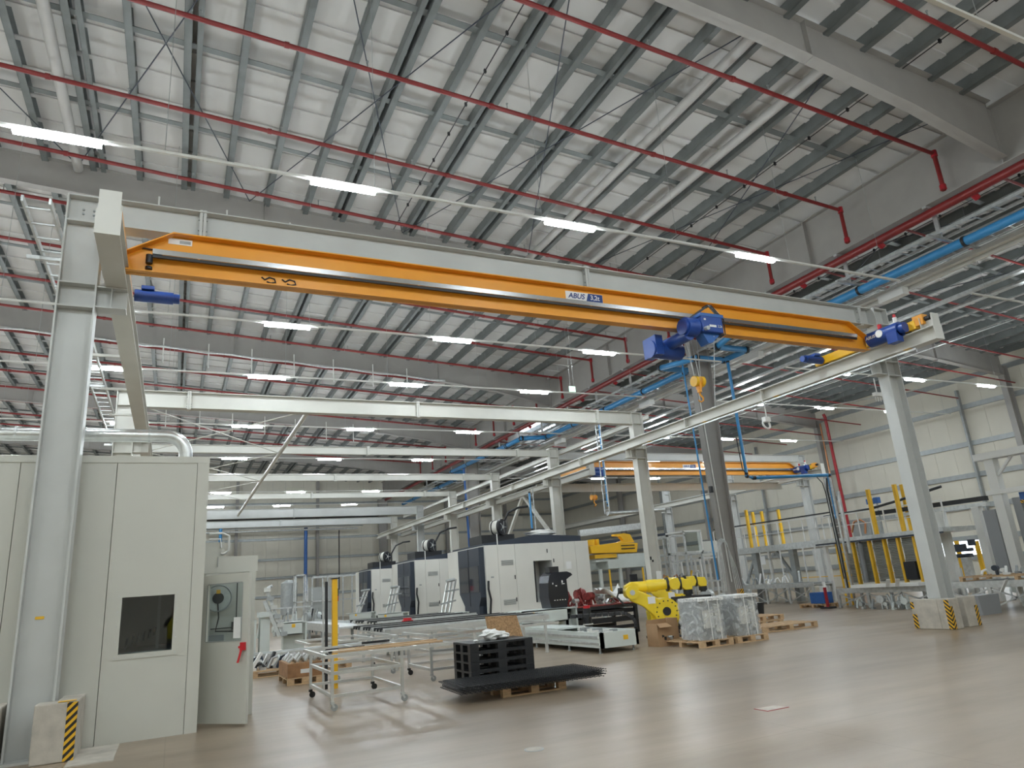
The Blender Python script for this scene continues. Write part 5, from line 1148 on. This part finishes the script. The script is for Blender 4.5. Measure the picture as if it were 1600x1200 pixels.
# silver cage
t = rack('silver cage frame with glazed cabin right of the first white column', 19.5, 22.3, 25.5, 27.5, 2.5, 4, 2, 'galv2')
MB().box(19.5, 25.5, 2.5, 21.0, 25.56, 2.55).build('deck_rail', 'galv2', t)
t = rack('silver upper cage with railing above the glazed cabin', 19.6, 20.6, 25.6, 27.2, 3.3, 2, 3, 'galv2')
t = thing('glazed_cabin', 'small glazed box on top of the silver cage', 'cabin', (21.1, 26, 2.5))
for x in (20.6, 21.55): MB().box(x, 25.7, 2.5, x+.08, 25.78, 3.45).build('post', 'whitepaint', t)
MB().box(20.6, 25.7, 3.4, 21.63, 27, 3.48).box(20.6, 25.7, 2.5, 21.63, 27, 2.56).build('cabin_frame', 'whitepaint', t); MB().box(21.4, 25.72, 2.56, 21.6, 25.76, 3.4).build('side_panel', 'palegrey', t); MB().box(20.68, 25.73, 2.56, 21.4, 25.74, 3.4).build('cabin_pane', 'glass', t)
junk('machine_parts', 'brown and silver parts inside the silver cage', 'machine parts', (20.7, 26.4, 1.25), (2.2, .8, .5), 16, ['copper', 'galv2', 'galv', 'postyellow'], 41)
t = rack('silver guard frame between the cage and the brown-grey column', 22.4, 24.2, 27, 28.5, 2.3, 3, 1, 'whitepaint')
tag(MB().box(22.9, 27.5, 2.35, 25.2, 27.6, 3.05).build('cream_panel', 'panel'), 'cream rectangular panel left of the brown-grey column', 'panel').location = (0, 0, 0)
for i, x in enumerate((23.05, 25.0)): MB().box(x, 27.52, 0, x+.08, 27.58, 2.35).build('post', 'whitepaint', bpy.data.objects['cream_panel'])
junk('machine_parts', 'silver machine units behind the yellow robots', 'machine parts', (19.4, 23.5, 0), (3.6, 1.4, 1.15), 26, ['galv2', 'palegrey', 'galv', 'white'], 47)
# right bay lower things on the far side
tag(MB().bar((26, 44, 4.9), (32, 44, 5.3), .3, .45).build('far_beam', 'galv2'), 'pale beam low on the far side of the right bay', 'beam')
o = tag(MB().bar((27, 43, 4.1), (33, 43, 4.5), .25, .2).build('black_beam', 'slate'), 'dark slanting beam under the pale beam, left of the brown-grey column', 'beam')

# ---- mezzanine and conveyors at right
PXW = 23.6
def railing(t, x, y0, y1, z, m='whitepaint', n=8, h=1.05):
    for k in range(n+1):
        y = y0+(y1-y0)*k/n; MB().box(x-.02, y-.02, z, x+.02, y+.02, z+h).build('rail_post', m, t)
    MB().box(x-.025, y0, z+h-.05, x+.025, y1, z+h).box(x-.015, y0, z+h*.5, x+.015, y1, z+h*.5+.03).build('hand_rail', m, t)
mz = thing('mezzanine', 'silver walkway platform with railing in the right background, left part', 'platform', (27, 26, 2.3))
MB().box(26, 22.4, 2.33, 29, 30, 2.62).build('deck', 'galv2', mz)
railing(mz, 26.05, 22.4, 30, 2.62, 'whitepaint', 10)
MB().box(26.1, 22.4, 3.72, 26.2, 30, 3.78).build('cable_channel', 'black', mz)
for y, w_ in ((22.9, .16), (24.8, .28), (26.3, .12), (27.2, .3), (29.2, .2)):
    MB().box(26.1, y, 0, 26.1+w_, y+w_, 2.33).build('support_post', 'galv' if w_ > .2 else 'whitepaint', mz)
MB().bar((26.2, 24.9, .9), (26.2, 25.9, 2.3), .12, .12).bar((26.2, 27.3, 2.3), (26.2, 28.2, .9), .1, .1).build('diagonal', 'galv', mz)
for y in (23.4, 24.1, 25.5, 26.8): MB().cyl((26.0, y, .85), (26.0, y, 2.33), .035, 8).build('guard_tube', 'white', mz)
MB().box(25.97, 26.5, 1.75, 25.99, 26.8, 2.15).build('sign_plate', 'labelwhite', mz)
mz2 = thing('mezzanine', 'silver walkway platform above the grey shutters, right part', 'platform', (24, 18, 2.3))
MB().box(23.45, 15.6, 2.36, 26.0, 21.0, 2.5).build('deck', 'galv2', mz2)
MB().box(23.40, 15.6, 2.30, 23.45, 21.0, 2.36).build('deck_edge', 'slate', mz2)
railing(mz2, 24.0, 15.8, 21, 2.5, 'whitepaint', 9, .95)
MB().tube([(24.2, 21, 3.45), (24.2, 18.8, 3.5), (24.2, 17.5, 3.65), (24.2, 15.8, 3.9)], .05, 8).build('black_hose', 'black', mz2)
MB().box(24.5, 19.2, 2.5, 25.2, 20.0, 3.1).build('unit_box', 'galv', mz2)
MB().tube([(24.3, 19.9, 2.7), (24.3, 19.7, 3.1), (24.3, 19.4, 3.15), (24.3, 19.2, 3.0), (24.3, 19.3, 2.6)], .04, 8).build('hose_coil', 'copper', mz2)
# grey corrugated shutters and yellow posts under the right part
sh = []
ys = [at(px_, 860, X=PXW).y for px_ in (1309, 1318, 1334, 1360, 1384, 1406, 1432)]
for i in range(1, len(ys)-1):
    a, c = ys[i+1]+.06, ys[i]-.06; b = MB().box(PXW+.16, a, .8, PXW+.18, c, 2.3); z = .8
    zt_ = 2.28
    while z < zt_:
        b.prism([(PXW+.1, a, z), (PXW+.13, a, z+.02), (PXW+.13, a, z+.035), (PXW+.1, a, z+.05), (PXW+.15, a, z+.05), (PXW+.15, a, z)], (0, c-a, 0)); z += .06
    tag(b.build('roller_shutter', 'shutter'), 'grey corrugated shutter between yellow posts, %s from the left' % ['', 'first', 'second', 'third', 'fourth', 'last'][i], 'shutter', 'grey shutters')
for i, y in enumerate(ys):
    p0 = y
    tag(MB().box(PXW-.05, p0-.045, .0 if i < 2 else .72, PXW+.09, p0+.045, 2.34).build('guard_post', 'postyellow'), 'yellow post in the row below the walkway, %s from the left' % ['first', 'second', 'third', 'fourth', 'fifth', 'sixth', 'seventh'][i], 'post', 'yellow lower posts')
tag(MB().box(PXW-.1, ys[-1]+.1, .85, PXW+.08, ys[-2]-.1, 1.45).build('black_box', 'black'), 'black box between the last two yellow posts', 'box')
tag(MB().tube([(PXW-.06, ys[3]-.0+.3, 2.25), (PXW-.06, ys[3]+.35, 2.2), (PXW-.06, ys[3]+.38, .8)], .09, 10).build('grey_duct', 'purpglass'), 'dark grey curved duct left of the third shutter', 'duct')
for i, (pt, pb, X_) in enumerate((((1355, 765), (1376, 842), 23.7), ((1396, 757), (1415, 838), 23.7), ((1408, 757), (1428, 838), 24.6), ((1165, 797), (1176, 857), 25.95), ((1175, 800), (1186, 855), 26.6), ((1189, 799), (1195, 850), 27.5), ((1215, 796), (1221, 830), 28.5))):
    a = at(*pt, X=X_); tag(MB().box(X_-.05, a.y-.055, 2.4 if i < 3 else 2.6, X_+.08, a.y+.055, a.z).build('guard_post', 'postyellow'), 'tall yellow post standing on the walkway, ' + ['left of the blue chairs', 'right part, outer of a pair', 'right part, inner of a pair', 'leftmost of the far group', 'second of the far group', 'third of the far group', 'rightmost of the far group'][i], 'post', 'yellow upper posts')
a = at(1366, 785, X=24.6)
t = thing('blue_unit', 'pair of small blue boxes beside the upper yellow post', 'box', (24.6, a.y, 2.5))
MB().box(24.5, a.y-.22, a.z-.05, 24.7, a.y-.05, a.z+.18).box(24.5, a.y+.08, a.z-.05, 24.7, a.y+.28, a.z+.16).build('box', 'bluedark', t)
MB().box(24.55, a.y-.15, 2.5, 24.6, a.y-.1, a.z).build('stand', 'galv', t)
# mast
t = thing('service_mast', 'tall slim silver mast with cables, ending at the light blue pipe', 'mast', (22.6, 19.1, 0))
for dy in (-.12, .12): MB().box(22.57, 19.1+dy-.03, 0, 22.63, 19.1+dy+.03, 4.75).build('mast_profile', 'galv2', t)
z = .2
while z < 4.7: MB().box(22.58, 19.0, z, 22.62, 19.2, z+.03).build('rung', 'galv2', t); z += .35
MB().box(22.62, 18.75, 1.9, 22.7, 18.85, 4.2).build('side_profile', 'galv2', t)
MB().tube([(22.55, 19.1, 4.75), (22.52, 19.15, 4.3), (22.53, 19.1, 2), (22.53, 19.1, .6)], .03, 8).tube([(22.5, 19.5, 4.85), (22.5, 19.3, 4.6), (22.52, 19.25, 4.2), (22.53, 19.2, 1)], .02, 6).build('cable', 'black', t)
MB().cyl((22.5, 19.0, 3.2), (22.5, 19.0, 4.8), .022, 8).build('air_line', 'bluepipe', t)
# conveyors
def conveyor(lab, x0, x1, y0, y1, zt, n, seed, m='galv2'):
    t = thing('roller_conveyor', lab, 'conveyor', ((x0+x1)/2, (y0+y1)/2, 0), 'grey conveyors')
    MB().box(x0, y0, zt-.18, x0+.06, y1, zt).box(x1-.06, y0, zt-.18, x1, y1, zt).box(x0+.06, y0, zt-.12, x1-.06, y1, zt-.06).build('side_frame', m, t)
    for k in range(n+1):
        y = y0+(y1-y0-.1)*k/n
        for x in (x0, x1-.08): MB().box(x, y, 0, x+.08, y+.1, zt-.18).build('leg', m, t)
        if k < n: MB().bar((x0+.02, y+.1, .1), (x0+.02, y+(y1-y0)/n-.05, zt-.22), .04, .04).bar((x0+.02, y+.1, zt-.22), (x0+.02, y+(y1-y0)/n-.05, .1), .04, .04).build('cross_brace', m, t)
    for k in range(int((y1-y0)/.35)): y = y0+.2+k*.35; MB().cyl((x0+.06, y, zt-.03), (x1-.06, y, zt-.03), .03, 8).build('roller', 'galv', t)
    return t
conveyor('grey conveyor under the left part of the walkway', 24.6, 25.8, 22.6, 29.5, .85, 5, 1)
conveyor('grey conveyor before the shutters, long one', 22.1, 23.4, 15.4, 19.3, .68, 3, 2)
conveyor('grey conveyor at the right edge carrying wooden pallets of parts', 20.9, 22.4, 10.2, 14.4, .80, 3, 3)
tag(MB().box(21.6, 15.6, .70, 22.1, 18.2, .80).build('white_beam', 'white'), 'white beam along the front of the long conveyor', 'beam')
junk('machine_parts', 'silver units standing on the conveyor under the walkway', 'machine parts', (25.2, 25.6, .86), (1.0, 5.5, .5), 18, ['galv2', 'white', 'galv'], 51)
junk('machine_parts', 'low silver units standing on the floor before the long conveyor', 'machine parts', (21.6, 17.0, 0), (.5, 2.6, .55), 16, ['palegrey', 'galv2', 'galv'], 53)
for k in range(2): tag(MB().bar((21.5, 16.3+.35*k, .72), (21.4, 16.15+.35*k, .95), .12, .03).build('tilted_tray', 'whitepaint'), 'small tilted white tray on the long conveyor, %s of two' % ('right', 'left')[k], 'tray')
pallet('wooden_pallet', 'wooden pallet of parts on the conveyor at the right edge', 20.95, 10.6, 1.4, 3.2, z=.80)
junk('sheet_parts', 'grey and white parts heaped on the pallet at the right edge', 'parts', (21.6, 12.0, .945), (1.0, 2.6, .34), 18, ['bag', 'galv', 'white', 'slate'], 55)
tag(MB().bar((20.8, 12.6, .5), (20.75, 12.35, .82), .1, .03).build('tilted_tray', 'whitepaint'), 'tilted white tray hanging at the right edge conveyor', 'tray')
# pallet with blue crates, red stand
pallet('wooden_pallet', 'wooden pallet under the blue crate at the foot of the mast', 22.2, 19.95, .7, 1.3)
tag(MB().box(22.3, 20.1, .145, 22.8, 20.75, .55).build('blue_crate', 'bluedark', bevel=.01), 'dark blue crate on a pallet at the foot of the mast', 'crate')
t = thing('red_stand', 'slim red stand beside the dark blue crate', 'stand', (21.9, 19.6, 0)); MB().box(21.7, 19.4, 0, 22.1, 19.8, .06).build('base', 'black', t); MB().box(21.85, 19.56, .06, 21.93, 19.64, .75).build('pole', 'redvalve', t); MB().cyl((21.89, 19.6, .75), (21.89, 19.6, .95), .06, 10).build('top', 'labelwhite', t)
# press at the right edge
t = thing('press_frame', 'grey white framed press at the right edge of the picture', 'press', (24.6, 13, 0))
MB().box(24.0, 13.75, 0, 24.3, 14.05, 4.5).box(24.0, 11.5, 0, 24.3, 11.8, 4.5).build('column', 'whitepaint', t)
MB().box(23.9, 11.3, 4.5, 24.4, 14.3, 4.72).box(23.95, 11.3, 3.35, 24.1, 14.2, 3.5).build('head_beam', 'whitepaint', t)
MB().box(24.3, 11.3, 3.1, 24.5, 13.4, 3.34).build('blue_beam', 'bluedark', t); MB().box(24.28, 11.3, 3.0, 24.3, 13.4, 3.1).build('hazard_strip', 'hazard', t)
MB().box(24.5, 11.2, .8, 26.5, 13.3, 3.05).build('press_body', 'tube', t); MB().box(24.3, 13.4, .6, 24.5, 13.65, 3.2).box(24.02, 14.1, .9, 24.1, 14.5, 2.9).build('side_guard', 'purpglass', t)
MB().box(23.9, 12.2, 1.55, 24.0, 13.4, 1.65).build('black_bar', 'black', t)
MB().bar((24.1, 13.8, 3.9), (24.1, 13.2, 4.5), .08, .08).build('knee_brace', 'whitepaint', t)
t = thing('portal_beam', 'long black and silver portal beam right of the near white column', 'beam', (24.6, 17, 3.3))
MB().box(24.5, 14.6, 3.25, 24.7, 18.9, 3.4).build('black_rail', 'black', t); MB().box(24.5, 14.6, 3.08, 24.7, 18, 3.2).build('silver_rail', 'galv2', t)
for y in (14.9, 16.2): MB().box(24.5, y, 0, 24.75, y+.25, 3.08).build('portal_post', 'whitepaint', t)
t = thing('wall_machine', 'dark multi-part handling unit before the bright window', 'machine', (30, 19.2, 0))
p = at(1498, 858, X=30)
MB().box(29.9, p.y-.5, p.z-.12, 30.2, p.y+.45, p.z+.02).box(29.9, p.y-.3, p.z+.02, 30.1, p.y+.1, p.z+.2).cyl((30, p.y-.6, p.z+.1), (30, p.y-.6, p.z+.35), .15, 10).box(29.9, p.y-.5, p.z-.35, 30.1, p.y+.5, p.z-.2).build('handling_head', 'slate', t)
MB().box(29.9, p.y-.35, 0, 30.15, p.y-.05, p.z-.3).box(29.9, p.y+.5, 0, 30.1, p.y+.75, p.z-.3).build('column', 'galv2', t)
for i, px_ in enumerate((1478, 1494, 1525)):
    a = at(px_, 845, X=31); tag(MB().box(30.95, a.y-.08, .2, 31.05, a.y+.08, a.z).build('guard_post', 'postyellow'), 'brownish yellow post before the bright wall window, %s' % ['left', 'middle', 'right'][i], 'post')
tag(MB().box(31, 22.0, .9, 31.05, 29.5, .94).build('guard_rail', 'postyellow'), 'thin yellow guard rail below the bright wall window', 'rail')
junk('machine_parts', 'grey machine units between the conveyors, behind the right column', 'machine parts', (25.6, 15.6, 0), (1.8, 2.6, 1.1), 18, ['galv2', 'palegrey', 'white', 'galv'], 61)
# ---- photographer, mirrored in the booth window
def person():
    t = thing('person', 'person in a yellow vest holding up a phone, mirrored in the booth window', 'person', (0.05, -.45, 0))
    vs = [(0, 0, .95), (0, 0, 1.15), (0, 0, 1.38), (0, .02, 1.50), (0, .04, 1.60), (0, .05, 1.72),
          (-.2, 0, 1.42), (-.25, .12, 1.22), (-.1, .34, 1.50), (-.06, .40, 1.56), (.2, 0, 1.42), (.25, .12, 1.22), (.1, .34, 1.50), (.06, .40, 1.56),
          (-.1, 0, .9), (-.12, .02, .5), (-.13, -.02, .09), (-.14, .12, .03), (.1, 0, .9), (.12, .02, .5), (.13, -.02, .09), (.14, .12, .03)]
    ed = [(0, 1), (1, 2), (2, 3), (3, 4), (4, 5), (2, 6), (6, 7), (7, 8), (8, 9), (2, 10), (10, 11), (11, 12), (12, 13), (0, 14), (14, 15), (15, 16), (16, 17), (0, 18), (18, 19), (19, 20), (20, 21)]
    rr_ = [.15, .14, .16, .06, .09, .09, .065, .05, .035, .03, .065, .05, .035, .03, .09, .065, .045, .04, .09, .065, .045, .04]
    import bmesh
    bm = bmesh.new(); ly = bm.verts.layers.skin.new(); bv_ = [bm.verts.new(v) for v in vs]; bm.verts.ensure_lookup_table()
    for e_ in ed: bm.edges.new((bv_[e_[0]], bv_[e_[1]]))
    for i, r_ in enumerate(rr_): bv_[i][ly].radius = (r_, r_*.8)
    bv_[0][ly].use_root = True
    me = bpy.data.meshes.new('body'); bm.to_mesh(me); o = bpy.data.objects.new('body', me); COL.objects.link(o); o.parent = t
    me.materials.append(MT['navy'])
    o.modifiers.new('skin', 'SKIN'); sb_ = o.modifiers.new('sub', 'SUBSURF'); sb_.levels = sb_.render_levels = 2
    def part(nm, m, b):
        me2 = bpy.data.meshes.new(nm); me2.from_pydata(b.v, [], b.f); me2.materials.append(MT[m]); q = bpy.data.objects.new(nm, me2); COL.objects.link(q); q.parent = t
        for pp in me2.polygons: pp.use_smooth = True
        return q
    vb = MB(); rg = []
    for z_, rx, ry in ((.90, .165, .13), (1.0, .16, .125), (1.12, .155, .12), (1.28, .18, .135), (1.38, .195, .13), (1.44, .17, .10), (1.475, .10, .075)):
        rx *= 1.07; ry *= 1.2; rg.append([(rx*math.cos(q_*math.pi/12), ry*math.sin(q_*math.pi/12), z_) for q_ in range(24)])
    vb.add([v_ for g_ in rg for v_ in g_], [(i*24+k, i*24+(k+1) % 24, (i+1)*24+(k+1) % 24, (i+1)*24+k) for i in range(6) for k in range(24)], True)
    part('vest', 'hivis', vb)
    part('neck', 'skin', MB().tube([(0, .02, 1.46), (0, .04, 1.60)], .062, 14))
    part('head', 'skin', MB().lump((0, .06, 1.68), (.078, .095, .115), 1, 18, 12, 0).lump((0, .16, 1.665), (.014, .02, .022), 1, 8, 6, 0).lump((-.08, .05, 1.67), (.012, .02, .03), 1, 8, 6, 0).lump((.08, .05, 1.67), (.012, .02, .03), 1, 8, 6, 0))
    part('eye', 'hair', MB().lump((-.03, .148, 1.69), (.012, .008, .007), 1, 8, 6, 0)); part('eye', 'hair', MB().lump((.03, .148, 1.69), (.012, .008, .007), 1, 8, 6, 0)); part('mouth', 'redmetal', MB().lump((0, .142, 1.62), (.024, .008, .007), 1, 8, 6, 0))
    part('hair', 'hair', MB().lump((0, .035, 1.72), (.086, .098, .09), 1, 18, 12, 0))
    for s_ in (-1, 1):
        hb_ = MB().lump((s_*.055, .40, 1.56), (.018, .03, .042), 1, 10, 8, 0)
        for k in range(4): hb_.tube([(s_*.05, .42, 1.585-.02*k), (s_*.035, .435, 1.59-.02*k), (s_*.02, .43, 1.59-.02*k)], .008, 6)
        hb_.tube([(s_*.055, .385, 1.575), (s_*.035, .375, 1.585), (s_*.02, .38, 1.58)], .009, 6); part('hand', 'skin', hb_)
    part('phone', 'black', MB().box(-.07, .40, 1.545, .07, .409, 1.615)).name = 'handset'
person()
